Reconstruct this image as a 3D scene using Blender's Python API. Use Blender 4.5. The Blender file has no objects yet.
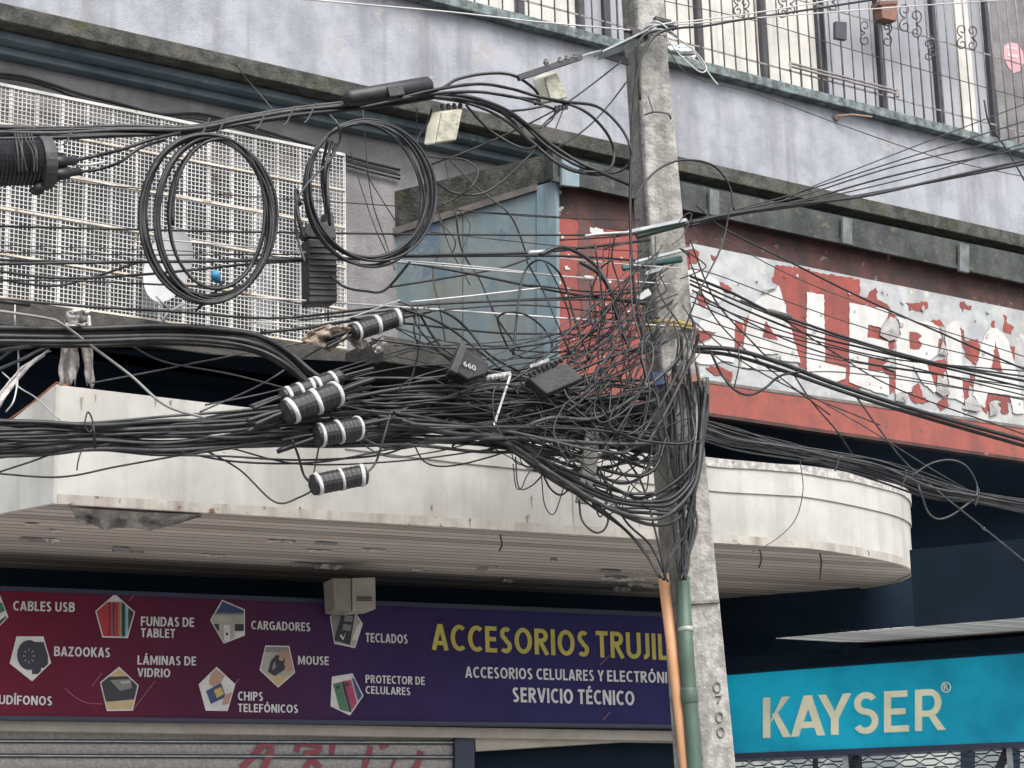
import bpy, math, random
from mathutils import Vector as V, Matrix, noise
from math import sin, cos, pi, radians
random.seed(7)
sc = bpy.context.scene
C = sc.collection

# ------------------------------------------------------------------ camera
F = 2190.0
PITCH, ROLL = radians(14.3), radians(-1.56)
EYE = V((0, 0, 1.6))
FWD = V((0, cos(PITCH), sin(PITCH)))
_up = V((0, -sin(PITCH), cos(PITCH))); _rt = V((1, 0, 0))
RT = cos(ROLL)*_rt + sin(ROLL)*_up
UP = -sin(ROLL)*_rt + cos(ROLL)*_up
cam = bpy.data.objects.new('camera', bpy.data.cameras.new('camera')); C.objects.link(cam)
cam.data.sensor_width = 36; cam.data.lens = 36*F/1024
cam.data.clip_start = .1; cam.data.clip_end = 3000
M = Matrix((RT, UP, -FWD)).transposed().to_4x4(); M.translation = EYE
cam.matrix_world = M
sc.camera = cam

# ------------------------------------------------------------------ sky, light, exposure (overcast)
w = bpy.data.worlds.new('World'); sc.world = w; w.use_nodes = True
nt = w.node_tree; bg = nt.nodes['Background']
sky = nt.nodes.new('ShaderNodeTexSky'); sky.sky_type = 'NISHITA'; sky.sun_disc = False
SUN_EL, SUN_AZ = radians(52), radians(150)          # azimuth clockwise from +Y
sky.sun_elevation = SUN_EL; sky.sun_rotation = SUN_AZ
sky.air_density = 1.0; sky.dust_density = 4.0; sky.ozone_density = 1.0
hs = nt.nodes.new('ShaderNodeHueSaturation'); hs.inputs['Saturation'].default_value = .5
nt.links.new(sky.outputs[0], hs.inputs['Color']); nt.links.new(hs.outputs[0], bg.inputs['Color'])
bg.inputs['Strength'].default_value = .15
sd = bpy.data.lights.new('sun', 'SUN'); sd.energy = 1.35; sd.angle = radians(35); sd.color = (1, .97, .93)
so = bpy.data.objects.new('sun', sd); C.objects.link(so)
sdir = V((sin(SUN_AZ)*cos(SUN_EL), cos(SUN_AZ)*cos(SUN_EL), sin(SUN_EL)))
so.rotation_euler = (-sdir).to_track_quat('-Z', 'Y').to_euler()
sc.view_settings.view_transform = 'Standard'; sc.view_settings.look = 'None'
sc.view_settings.exposure = 0.98; sc.view_settings.gamma = 1
sc.view_settings.use_curve_mapping = False

# ------------------------------------------------------------------ placing: pixel of the survey photo -> point on a real plane
def ray(x, y): return FWD + RT*((x-512)/F) - UP*((y-384)/F)
def at(x, y, Y): d = ray(x, y); return EYE + d*(Y/d.y)
class Pl:                                            # vertical plane, direction angle a (deg) from +X
    def __init__(s, p, a):
        s.p = V(p); s.a = a; r = radians(a); s.u = V((cos(r), sin(r), 0)); s.n = V((sin(r), -cos(r), 0)); s.up = V((0, 0, 1))
    def off(s, d): return Pl(s.p + s.n*d, s.a)      # + = towards the street
    def P(s, x, y): d = ray(x, y); return EYE + d*(((s.p-EYE).dot(s.n))/d.dot(s.n))
def vpl(x, y, Y, a): return Pl(at(x, y, Y), a)
def onz(x, y, z): d = ray(x, y); return EYE + d*((z-EYE.z)/d.z)
CAN = vpl(551, 530, 14.2, 25.5)
SGN = vpl(551, 650, 16.0, 25.3)
GAL = vpl(551, 300, 15.0, 35)
WAL = vpl(551, 150, 16.3, 35)
GRI = vpl(551, 150, 16.7, 35)
SID = vpl(551, 200, 15.0, -36)
KAY = vpl(668, 700, 17.1, -20)
CAB = vpl(680, 350, 13.15, 28)

# ------------------------------------------------------------------ materials
def nd(t, typ, **k):
    n = t.nodes.new(typ)
    for a, b in k.items():
        if hasattr(n, a): setattr(n, a, b)
        else: n.inputs[a].default_value = b
    return n
def rgb(c): return (c[0], c[1], c[2], 1)
def mat(name, c1, c2=None, scale=6., rough=.7, bump=0., bscale=40., streak=None, sc_amt=.5, sscale=5., metal=0., lo=.4, hi=.6, spots=None, spot_amt=.62, spot_scale=8., emit=0., spec=.5):
    m = bpy.data.materials.new(name); m.use_nodes = True; t = m.node_tree; b = t.nodes['Principled BSDF']
    b.inputs['Roughness'].default_value = rough; b.inputs['Metallic'].default_value = metal
    b.inputs['Specular IOR Level'].default_value = spec
    tc = nd(t, 'ShaderNodeTexCoord'); co = tc.outputs['Object']
    def ramp(src, a, bb):
        r = nd(t, 'ShaderNodeMapRange'); r.inputs[1].default_value = a; r.inputs[2].default_value = bb; t.links.new(src, r.inputs[0]); return r.outputs[0]
    def mix(f, a, bb):
        x = nd(t, 'ShaderNodeMix', data_type='RGBA'); t.links.new(f, x.inputs[0])
        for v, i in ((a, 6), (bb, 7)):
            if isinstance(v, tuple): x.inputs[i].default_value = rgb(v)
            else: t.links.new(v, x.inputs[i])
        return x.outputs[2]
    if c2 is None: c2 = tuple(v*.8 for v in c1)
    n1 = nd(t, 'ShaderNodeTexNoise', Scale=scale, Detail=8., Roughness=.62); t.links.new(co, n1.inputs['Vector'])
    col = mix(ramp(n1.outputs['Fac'], lo, hi), c1, c2)
    if streak:
        mp = nd(t, 'ShaderNodeMapping'); mp.inputs['Scale'].default_value = (1, 1, .07); t.links.new(co, mp.inputs[0])
        n2 = nd(t, 'ShaderNodeTexNoise', Scale=sscale, Detail=6., Roughness=.6); t.links.new(mp.outputs[0], n2.inputs['Vector'])
        f = nd(t, 'ShaderNodeMath', operation='MULTIPLY'); t.links.new(ramp(n2.outputs['Fac'], .47, .72), f.inputs[0]); f.inputs[1].default_value = sc_amt
        col = mix(f.outputs[0], col, streak)
    if spots:
        n3 = nd(t, 'ShaderNodeTexNoise', Scale=spot_scale, Detail=10., Roughness=.7); t.links.new(co, n3.inputs['Vector'])
        col = mix(ramp(n3.outputs['Fac'], spot_amt, spot_amt+.04), col, spots)
    t.links.new(col, b.inputs['Base Color'])
    if bump:
        n4 = nd(t, 'ShaderNodeTexNoise', Scale=bscale, Detail=5.); t.links.new(co, n4.inputs['Vector'])
        bp = nd(t, 'ShaderNodeBump', Strength=bump, Distance=.02); t.links.new(n4.outputs['Fac'], bp.inputs['Height']); t.links.new(bp.outputs[0], b.inputs['Normal'])
    if emit:
        t.links.new(col, b.inputs['Emission Color']); b.inputs['Emission Strength'].default_value = emit
    return m
def plain(name, c, rough=.6, **k): return mat(name, c, tuple(v*.85 for v in c), rough=rough, **k)

m_stucco = mat('lavender_stucco', (.345,.357,.388), (.255,.268,.302), 3.5, .9, .32, 80, streak=(.15,.152,.16), sc_amt=.75, sscale=4.0, spots=(.33,.32,.325), spot_amt=.58, spot_scale=2.2)
m_moss = mat('mossy_concrete', (.085,.083,.072), (.032,.034,.03), 9, .95, .6, 50, streak=(.022,.024,.02), sc_amt=.6, spots=(.05,.06,.022), spot_amt=.58, spot_scale=3)
m_mould = mat('blue_painted_moulding', (.115,.155,.18), (.07,.10,.125), 3, .8, .2, 30, streak=(.19,.24,.25), sc_amt=.5, sscale=3, spots=(.16,.23,.24), spot_amt=.6, spot_scale=2.5)
m_recess = mat('grey_render', (.24,.235,.24), (.17,.165,.17), 4, .9, .4, 60, streak=(.1,.1,.1), sc_amt=.5)
m_dark = mat('navy_shade_interior', (.019,.033,.053), (.014,.025,.042), 2, .9, spec=.1)  # shade of the recesses put into the wall colour as navy
m_dark2 = mat('navy_fascia_shade', (.009,.016,.027), (.007,.013,.022), 2, .85, spec=.1)  # awning navy darkened for shade; also colours the shaded doorway
m_slab = mat('dirty_slab_concrete', (.07,.065,.06), (.036,.036,.034), 6, .95, .5, 40, spots=(.12,.115,.1), spot_amt=.66, spot_scale=7)
m_teal = mat('mossy_teal_sill', (.19,.24,.24), (.075,.09,.09), 12, .9, .5, 50, streak=(.05,.055,.05), sc_amt=.8, sscale=9)
m_frame = mat('grey_window_frame', (.05,.052,.064), None, 6, .5)
m_curt = mat('cream_curtain', (.66,.645,.59), (.56,.55,.51), 6, .9, streak=(.42,.41,.39), sc_amt=.75, sscale=14)
m_glass = mat('sky_grey_glass', (.36,.37,.39), (.29,.3,.33), 1, .12)  # sky reflection put into the pale grey base colour
m_iron = mat('grey_iron_bar', (.27,.25,.24), (.17,.155,.15), 14, .6, spots=(.2,.11,.07), spot_amt=.66, spot_scale=20)
m_iron2 = mat('black_iron', (.05,.045,.045), None, 14, .6)
m_lat = mat('white_lattice_paint', (.62,.615,.59), (.40,.40,.385), 4, .6, spots=(.25,.2,.15), spot_amt=.6, spot_scale=6)
m_latr = mat('rusty_white_rail', (.58,.55,.48), (.42,.36,.28), 9, .7, spots=(.24,.15,.085), spot_amt=.56, spot_scale=7)
m_canopy = mat('white_canopy_metal', (.53,.525,.49), (.42,.415,.385), 1.8, .5, .22, 3.2, streak=(.24,.215,.175), sc_amt=.5, sscale=5, spots=(.17,.11,.065), spot_amt=.68, spot_scale=11)
m_canedge = mat('stained_canopy_edge', (.5,.48,.43), (.4,.37,.33), 5, .6, .1, 12, streak=(.2,.16,.12), sc_amt=.7, sscale=8, spots=(.18,.07,.035), spot_amt=.60, spot_scale=12)
m_rust = mat('orange_rust', (.32,.13,.06), (.18,.07,.04), 14, .9, .4, 60)
m_flash = mat('speckled_flashing', (.55,.54,.5), (.3,.29,.27), 22, .7, .3, 40, spots=(.08,.08,.07), spot_amt=.6, spot_scale=18)
m_zinc = mat('bare_zinc', (.42,.435,.43), (.29,.305,.315), 5, .5, .1, 20, streak=(.25,.24,.22), sc_amt=.6, sscale=4, spots=(.52,.48,.40), spot_amt=.6, spot_scale=6)
m_red = mat('faded_red_paint', (.265,.056,.042), (.195,.045,.036), 4, .65, .1, 20, streak=(.10,.035,.03), sc_amt=.65, sscale=6, spots=(.33,.26,.23), spot_amt=.64, spot_scale=14)
m_redband = mat('red_band_paint', (.285,.072,.052), (.21,.06,.047), 5, .7, .15, 20, streak=(.13,.05,.042), sc_amt=.75, sscale=6, spots=(.11,.065,.055), spot_amt=.605, spot_scale=8)
m_redrust = mat('rusted_brown_panel', (.078,.032,.028), (.036,.022,.021), 6, .8, .2, 30, streak=(.02,.016,.016), sc_amt=.7, sscale=5, spots=(.21,.17,.13), spot_amt=.615, spot_scale=8)
m_gutter = mat('weathered_dark_gutter', (.052,.058,.055), (.022,.026,.025), 5, .7, .3, 30, streak=(.014,.016,.014), sc_amt=.8, sscale=7, spots=(.085,.085,.05), spot_amt=.58, spot_scale=9)
m_vinyl = mat('white_vinyl', (.55,.545,.53), (.46,.455,.44), 7, .5, .05, 10, streak=(.36,.34,.32), sc_amt=.6, sscale=7)
m_peel = mat('grey_vinyl_back', (.36,.355,.34), (.25,.245,.24), 12, .7)
m_blue = mat('weathered_blue_sheet', (.165,.235,.262), (.235,.272,.268), 3, .75, .1, 20, streak=(.15,.135,.10), sc_amt=.6, sscale=3, spots=(.115,.175,.22), spot_amt=.57, spot_scale=2.5)
m_blue2 = mat('pale_blue_post', (.20,.275,.31), (.16,.225,.255), 5, .7, streak=(.12,.10,.08), sc_amt=.8, sscale=9)
m_bluerail = mat('grimy_trim', (.17,.15,.13), (.1,.095,.09), 8, .8)
m_conc = mat('pole_concrete', (.385,.375,.35), (.23,.225,.21), 14, .95, .5, 45, streak=(.11,.105,.095), sc_amt=.75, sscale=9, spots=(.47,.46,.43), spot_amt=.62, spot_scale=26)
m_concd = mat('pole_shade_joint_concrete', (.245,.235,.215), (.15,.145,.13), 9, .95, .6, 45, streak=(.08,.078,.07), sc_amt=.8, sscale=7)  # darker copy of the pole concrete for its shaded left face; also the joint
m_steel = mat('galvanised_steel', (.36,.38,.39), (.24,.26,.27), 10, .5, metal=.3)
m_green = mat('green_bracket', (.03,.085,.06), (.07,.085,.07), 14, .7)
m_tealb = mat('teal_bracket', (.015,.11,.105), (.03,.06,.06), 14, .6)
m_yell = mat('yellow_strap', (.42,.30,.10), (.25,.2,.12), 20, .7)
m_brown = mat('rust_brown_plate', (.33,.19,.14), (.22,.13,.1), 10, .8)
m_orange = mat('orange_conduit', (.60,.32,.17), (.53,.28,.14), 5, .55)
m_gcond = mat('green_conduit', (.065,.11,.085), (.05,.088,.067), 5, .55, streak=(.04,.06,.05))
m_cab = mat('black_cable', (.011,.012,.014), (.026,.027,.029), 9, .45, spec=.4)
m_cab2 = mat('dusty_grey_cable', (.065,.065,.064), (.03,.031,.034), 9, .6)
m_cab3 = mat('pale_wire', (.5,.5,.49), (.4,.4,.39), 4, .6)
m_cab4 = mat('pale_grey_cable', (.24,.235,.225), (.16,.16,.155), 6, .6)
m_clos = mat('black_plastic', (.010,.011,.013), (.022,.022,.024), 14, .5, spots=(.07,.068,.064), spot_amt=.66, spot_scale=24)
m_clos2 = mat('charcoal_plastic', (.05,.05,.053), (.035,.035,.038), 8, .6, .2, 60)
m_tape = mat('silver_tape', (.58,.57,.55), (.42,.41,.4), 20, .4)
m_beige = mat('aged_beige_plastic', (.50,.49,.40), (.37,.36,.29), 8, .6, streak=(.2,.19,.15), sc_amt=.5, spots=(.15,.14,.11), spot_amt=.66, spot_scale=20)
m_rag = mat('dirty_white_rag', (.6,.57,.54), (.36,.33,.32), 16, .9, .5, 30)
m_soff = None
m_brk = mat('dull_bracket', (.15,.165,.165), (.085,.095,.095), 9, .7)
m_white = plain('white_sign_print', (.6,.59,.6), .5)
m_yellow = plain('yellow_sign_print', (.46,.40,.07), .5)
m_navyframe = plain('navy_sign_frame', (.02,.028,.06), .5)
m_kay = mat('teal_light_panel', (.006,.215,.315), (.003,.125,.195), .8, .4, emit=.40, spec=.15, lo=.42, hi=.62)
m_kayt = mat('cream_sign_letters', (.60,.58,.42), None, 3, .5, emit=.16)
m_shut = mat('speckled_shutter', (.36,.35,.33), (.27,.26,.25), 40, .8, .3, 90)
m_graf = plain('faded_red_graffiti', (.24,.05,.07))
m_wallb = mat('beige_lintel', (.40,.37,.32), (.33,.3,.26), 4, .8)
m_ground = mat('street_asphalt', (.11,.11,.11), (.085,.085,.087), 3, .9, .3, 60)
m_walk = mat('pavement_slabs', (.44,.43,.41), (.36,.35,.335), 4, .9, .2, 50)

# soffit: long slats running along the canopy
def soffit_mat(name, ang, pitch_m, c1, c2, cd):
    m = bpy.data.materials.new(name); m.use_nodes = True; t = m.node_tree; b = t.nodes['Principled BSDF']; b.inputs['Roughness'].default_value = .8
    tc = nd(t, 'ShaderNodeTexCoord'); mp = nd(t, 'ShaderNodeMapping'); mp.inputs['Rotation'].default_value = (0, 0, -radians(ang)); t.links.new(tc.outputs['Object'], mp.inputs[0])
    sx = nd(t, 'ShaderNodeSeparateXYZ'); t.links.new(mp.outputs[0], sx.inputs[0])
    d = nd(t, 'ShaderNodeMath', operation='DIVIDE'); t.links.new(sx.outputs[1], d.inputs[0]); d.inputs[1].default_value = pitch_m
    fr = nd(t, 'ShaderNodeMath', operation='FRACT'); t.links.new(d.outputs[0], fr.inputs[0])
    fl = nd(t, 'ShaderNodeMath', operation='FLOOR'); t.links.new(d.outputs[0], fl.inputs[0])
    wn = nd(t, 'ShaderNodeTexWhiteNoise', noise_dimensions='1D'); t.links.new(fl.outputs[0], wn.inputs['W'])
    mp2 = nd(t, 'ShaderNodeMapping'); mp2.inputs['Scale'].default_value = (.5, 7, 1); t.links.new(mp.outputs[0], mp2.inputs[0])
    n = nd(t, 'ShaderNodeTexNoise', Scale=1.6, Detail=8., Roughness=.65); t.links.new(mp2.outputs[0], n.inputs['Vector'])
    x1 = nd(t, 'ShaderNodeMix', data_type='RGBA'); t.links.new(n.outputs[0], x1.inputs[0]); x1.inputs[6].default_value = rgb(c1); x1.inputs[7].default_value = rgb(c2)
    gp = nd(t, 'ShaderNodeMath', operation='LESS_THAN'); t.links.new(fr.outputs[0], gp.inputs[0]); gp.inputs[1].default_value = .16
    x2 = nd(t, 'ShaderNodeMix', data_type='RGBA'); t.links.new(gp.outputs[0], x2.inputs[0]); t.links.new(x1.outputs[2], x2.inputs[6]); x2.inputs[7].default_value = rgb(cd)
    n2 = nd(t, 'ShaderNodeTexNoise', Scale=5., Detail=10., Roughness=.75); t.links.new(mp2.outputs[0], n2.inputs['Vector'])
    r = nd(t, 'ShaderNodeMapRange'); r.inputs[1].default_value = .575; r.inputs[2].default_value = .63; t.links.new(n2.outputs[0], r.inputs[0])
    wr = nd(t, 'ShaderNodeMapRange'); wr.inputs[3].default_value = .66; wr.inputs[4].default_value = 1.1; t.links.new(wn.outputs['Value'], wr.inputs[0])
    vm = nd(t, 'ShaderNodeVectorMath', operation='SCALE'); t.links.new(x2.outputs[2], vm.inputs[0]); t.links.new(wr.outputs[0], vm.inputs['Scale'])
    x3 = nd(t, 'ShaderNodeMix', data_type='RGBA'); t.links.new(r.outputs[0], x3.inputs[0]); t.links.new(vm.outputs[0], x3.inputs[6]); x3.inputs[7].default_value = rgb(tuple(v*.45 for v in c1))
    t.links.new(x3.outputs[2], b.inputs['Base Color'])
    bp = nd(t, 'ShaderNodeBump', Strength=.6, Distance=.02); t.links.new(fr.outputs[0], bp.inputs['Height']); t.links.new(bp.outputs[0], b.inputs['Normal'])
    return m
m_soff = soffit_mat('slatted_soffit', 25.5, .11, (.62,.55,.49), (.38,.335,.30), (.17,.15,.13))
m_soff2 = soffit_mat('pale_slatted_ceiling', 30, .07, (.85,.85,.83), (.75,.75,.73), (.25,.25,.25))

# banner print: red at the left fading to violet and navy on the right (a printed gradient)
def banner_mat():
    m = bpy.data.materials.new('printed_banner'); m.use_nodes = True; t = m.node_tree; b = t.nodes['Principled BSDF']; b.inputs['Roughness'].default_value = .5; b.inputs['Specular IOR Level'].default_value = .12
    tc = nd(t, 'ShaderNodeTexCoord'); sx = nd(t, 'ShaderNodeSeparateXYZ'); t.links.new(tc.outputs['Generated'], sx.inputs[0])
    r = nd(t, 'ShaderNodeValToRGB'); t.links.new(sx.outputs[0], r.inputs[0]); e = r.color_ramp.elements
    e[0].position = 0.04; e[0].color = (.185,.014,.034,1); e[1].position = 1; e[1].color = (.026,.023,.105,1)
    for p, c in ((.25,(.115,.015,.04)),(.40,(.075,.018,.05)),(.56,(.04,.023,.088)),(.75,(.026,.022,.10))):
        x = e.new(p); x.color = rgb(c)
    n = nd(t, 'ShaderNodeTexNoise', Scale=1.4, Detail=9., Roughness=.7); t.links.new(tc.outputs['Object'], n.inputs['Vector'])
    mr = nd(t, 'ShaderNodeMapRange'); mr.inputs[1].default_value = .35; mr.inputs[2].default_value = .7; mr.inputs[3].default_value = .78; mr.inputs[4].default_value = 1.12; t.links.new(n.outputs[0], mr.inputs[0])
    vm = nd(t, 'ShaderNodeVectorMath', operation='SCALE'); t.links.new(r.outputs[0], vm.inputs[0]); t.links.new(mr.outputs[0], vm.inputs['Scale']); t.links.new(vm.outputs[0], b.inputs['Base Color'])
    bp = nd(t, 'ShaderNodeBump', Strength=.25, Distance=.03); t.links.new(n.outputs[0], bp.inputs['Height']); t.links.new(bp.outputs[0], b.inputs['Normal'])
    return m
m_banner = banner_mat()

# ------------------------------------------------------------------ mesh helpers
class MB:
    def __init__(s): s.v = []; s.f = []
    def add(s, vs, fs):
        o = len(s.v); s.v += [V(p) for p in vs]; s.f += [tuple(i+o for i in f) for f in fs]; return s
    def face(s, pts): return s.add(pts, [tuple(range(len(pts)))])
    def prism(s, pts, ext):                          # polygon pushed by vector ext
        n = len(pts); ext = V(ext); a = [V(p) for p in pts]
        fs = [tuple(range(n)), tuple(range(2*n-1, n-1, -1))] + [(i, i+n, (i+1) % n+n, (i+1) % n) for i in range(n)]
        return s.add(a + [p+ext for p in a], fs)
    def box(s, c, ux, uy, uz):                       # centre + half axes
        c, ux, uy, uz = V(c), V(ux), V(uy), V(uz)
        vs = [c+i*ux+j*uy+k*uz for k in (-1, 1) for j in (-1, 1) for i in (-1, 1)]
        return s.add(vs, [(0,2,3,1),(4,5,7,6),(0,1,5,4),(2,6,7,3),(0,4,6,2),(1,3,7,5)])
    def beam(s, a, b, w, h, nrm=V((0, -1, 0))):      # bar a->b, w across, h along nrm
        a, b = V(a), V(b); d = b-a; x = d.cross(V(nrm)).normalized(); y = x.cross(d).normalized()
        return s.box((a+b)/2, d/2, x*w/2, y*h/2)
    def tube(s, path, r, n=6, closed=False, rs=None):
        p = [V(q) for q in path]; m = len(p); rings = []; o = len(s.v); prev = None
        for i in range(m):
            if closed: t = p[(i+1) % m]-p[i-1]
            else: t = p[min(i+1, m-1)]-p[max(i-1, 0)]
            if t.length < 1e-9: t = V((0, 0, 1))
            t.normalize()
            if prev is None: x = t.orthogonal().normalized()
            else:
                x = prev - t*prev.dot(t)
                x = x.normalized() if x.length > 1e-6 else t.orthogonal().normalized()
            prev = x; y = t.cross(x); rr = rs[i] if rs else r
            for k in range(n): a = 2*pi*k/n; s.v.append(p[i]+(x*cos(a)+y*sin(a))*rr)
        for i in range(m if closed else m-1):
            j = (i+1) % m
            for k in range(n): s.f.append((o+i*n+k, o+i*n+(k+1) % n, o+j*n+(k+1) % n, o+j*n+k))
        if not closed:
            s.f.append(tuple(o+k for k in reversed(range(n)))); s.f.append(tuple(o+(m-1)*n+k for k in range(n)))
        return s
    def lathe(s, a, b, prof, n=16):                  # prof: (t along a->b, radius)
        a, b = V(a), V(b); path = [a+(b-a)*t for t, r in prof]; d = (b-a).normalized(); x = d.orthogonal().normalized(); y = d.cross(x); o = len(s.v)
        for q, (t, r) in zip(path, prof):
            for k in range(n): an = 2*pi*k/n; s.v.append(q+(x*cos(an)+y*sin(an))*r)
        for i in range(len(prof)-1):
            for k in range(n): s.f.append((o+i*n+k, o+i*n+(k+1) % n, o+(i+1)*n+(k+1) % n, o+(i+1)*n+k))
        s.f.append(tuple(o+k for k in reversed(range(n)))); s.f.append(tuple(o+(len(prof)-1)*n+k for k in range(n)))
        return s
    def build(s, name, m, parent=None, smooth=False, bevel=0., base=None):
        org = parent_loc(parent) if parent else (base if base is not None else base_of(s.v))
        me = bpy.data.meshes.new(name); me.from_pydata([p-org for p in s.v], [], s.f)
        import bmesh
        bm = bmesh.new(); bm.from_mesh(me); bmesh.ops.recalc_face_normals(bm, faces=bm.faces); bm.to_mesh(me); bm.free()
        me.materials.append(m)
        if smooth: me.polygons.foreach_set('use_smooth', [True]*len(me.polygons))
        o = bpy.data.objects.new(name, me); C.objects.link(o)
        if parent: o.parent = parent
        else: o.location = org
        if bevel:
            b = o.modifiers.new('bevel', 'BEVEL'); b.width = bevel; b.segments = 2; b.limit_method = 'ANGLE'
        return o
def base_of(vs):
    n = len(vs); c = V((0, 0, 0))
    for p in vs: c += p
    c /= n; c.z = min(p.z for p in vs); return c
LOC = {}
def parent_loc(o):
    l = V((0, 0, 0))
    while o: l += o.location; o = o.parent
    return l
def tag(o, label, cat, group=None, kind=None):
    if label: o['label'] = label
    if cat: o['category'] = cat
    if group: o['group'] = group
    if kind: o['kind'] = kind
    return o
def thing(name, label, cat, loc, group=None):
    o = bpy.data.objects.new(name, None); C.objects.link(o); o.location = loc; o.empty_display_size = .1
    return tag(o, label, cat, group)
def struct(name, mb, m):
    o = mb.build(name, m); o['kind'] = 'structure'; return o
def poly(pl, px, th, mb=None):                        # traced outline on a plane, real thickness th behind it
    mb = mb or MB(); return mb.prism([pl.P(*q) for q in px], pl.n*(-th))
def smooth_path(pts, step=None, per=8, closed=False):
    p = [V(q) for q in pts]; n = len(p); out = []
    if n < 3: return p
    rng = range(n if closed else n-1)
    for i in rng:
        a = p[i-1] if (closed or i) else p[0]*2-p[1]; b = p[i]; c = p[(i+1) % n]
        d = p[(i+2) % n] if (closed or i+2 < n) else p[-1]*2-p[-2]
        for k in range(per):
            t = k/per; out.append(.5*((2*b)+(c-a)*t+(2*a-5*b+4*c-d)*t*t+(3*b-a-3*c+d)*t**3))
    if not closed: out.append(p[-1])
    return out
def rag(px, amp=.8, per=4, seed=0):                   # ragged torn outline
    r = random.Random(seed); out = []; n = len(px)
    for i in range(n):
        a, b = px[i], px[(i+1) % n]
        L = math.hypot(b[0]-a[0], b[1]-a[1]); k = max(1, int(L/per)); out.append(a)
        for j in range(1, k): t = j/k; out.append((a[0]+(b[0]-a[0])*t+r.uniform(-amp, amp), a[1]+(b[1]-a[1])*t+r.uniform(-amp, amp)))
    return out

# writing: built-in font, fitted between surveyed baseline ends and cap height
_caph = None
def text_mesh(s, bold):
    cu = bpy.data.curves.new('t', 'FONT'); cu.body = s; cu.size = 1; cu.offset = bold; cu.resolution_u = 3
    o = bpy.data.objects.new('t', cu); C.objects.link(o)
    dg = bpy.context.evaluated_depsgraph_get(); dg.update()
    me = bpy.data.meshes.new_from_object(o.evaluated_get(dg)); vs = [v.co.copy() for v in me.vertices]; fs = [tuple(f.vertices) for f in me.polygons]
    bpy.data.objects.remove(o); bpy.data.curves.remove(cu); bpy.data.meshes.remove(me)
    return vs, fs
def caph():
    global _caph
    if _caph is None: _caph = max(v.y for v in text_mesh('H', 0)[0])
    return _caph
def text(name, s, pl, bl, br, top, m, parent, bold=.012, lift=.006):
    vs, fs = text_mesh(s, bold); h = caph(); x0 = min(v.x for v in vs); x1 = max(v.x for v in vs)
    q = pl.off(lift); A = q.P(*bl); B = q.P(*br); Tt = q.P(bl[0]+(top-bl[1])*.03, top)
    up = V((0, 0, (Tt-A).length)); ex = B-A
    mb = MB(); mb.add([A+ex*((v.x-x0)/(x1-x0))+up*(v.y/h) for v in vs], fs)
    return mb.build(name, m, parent)

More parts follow.
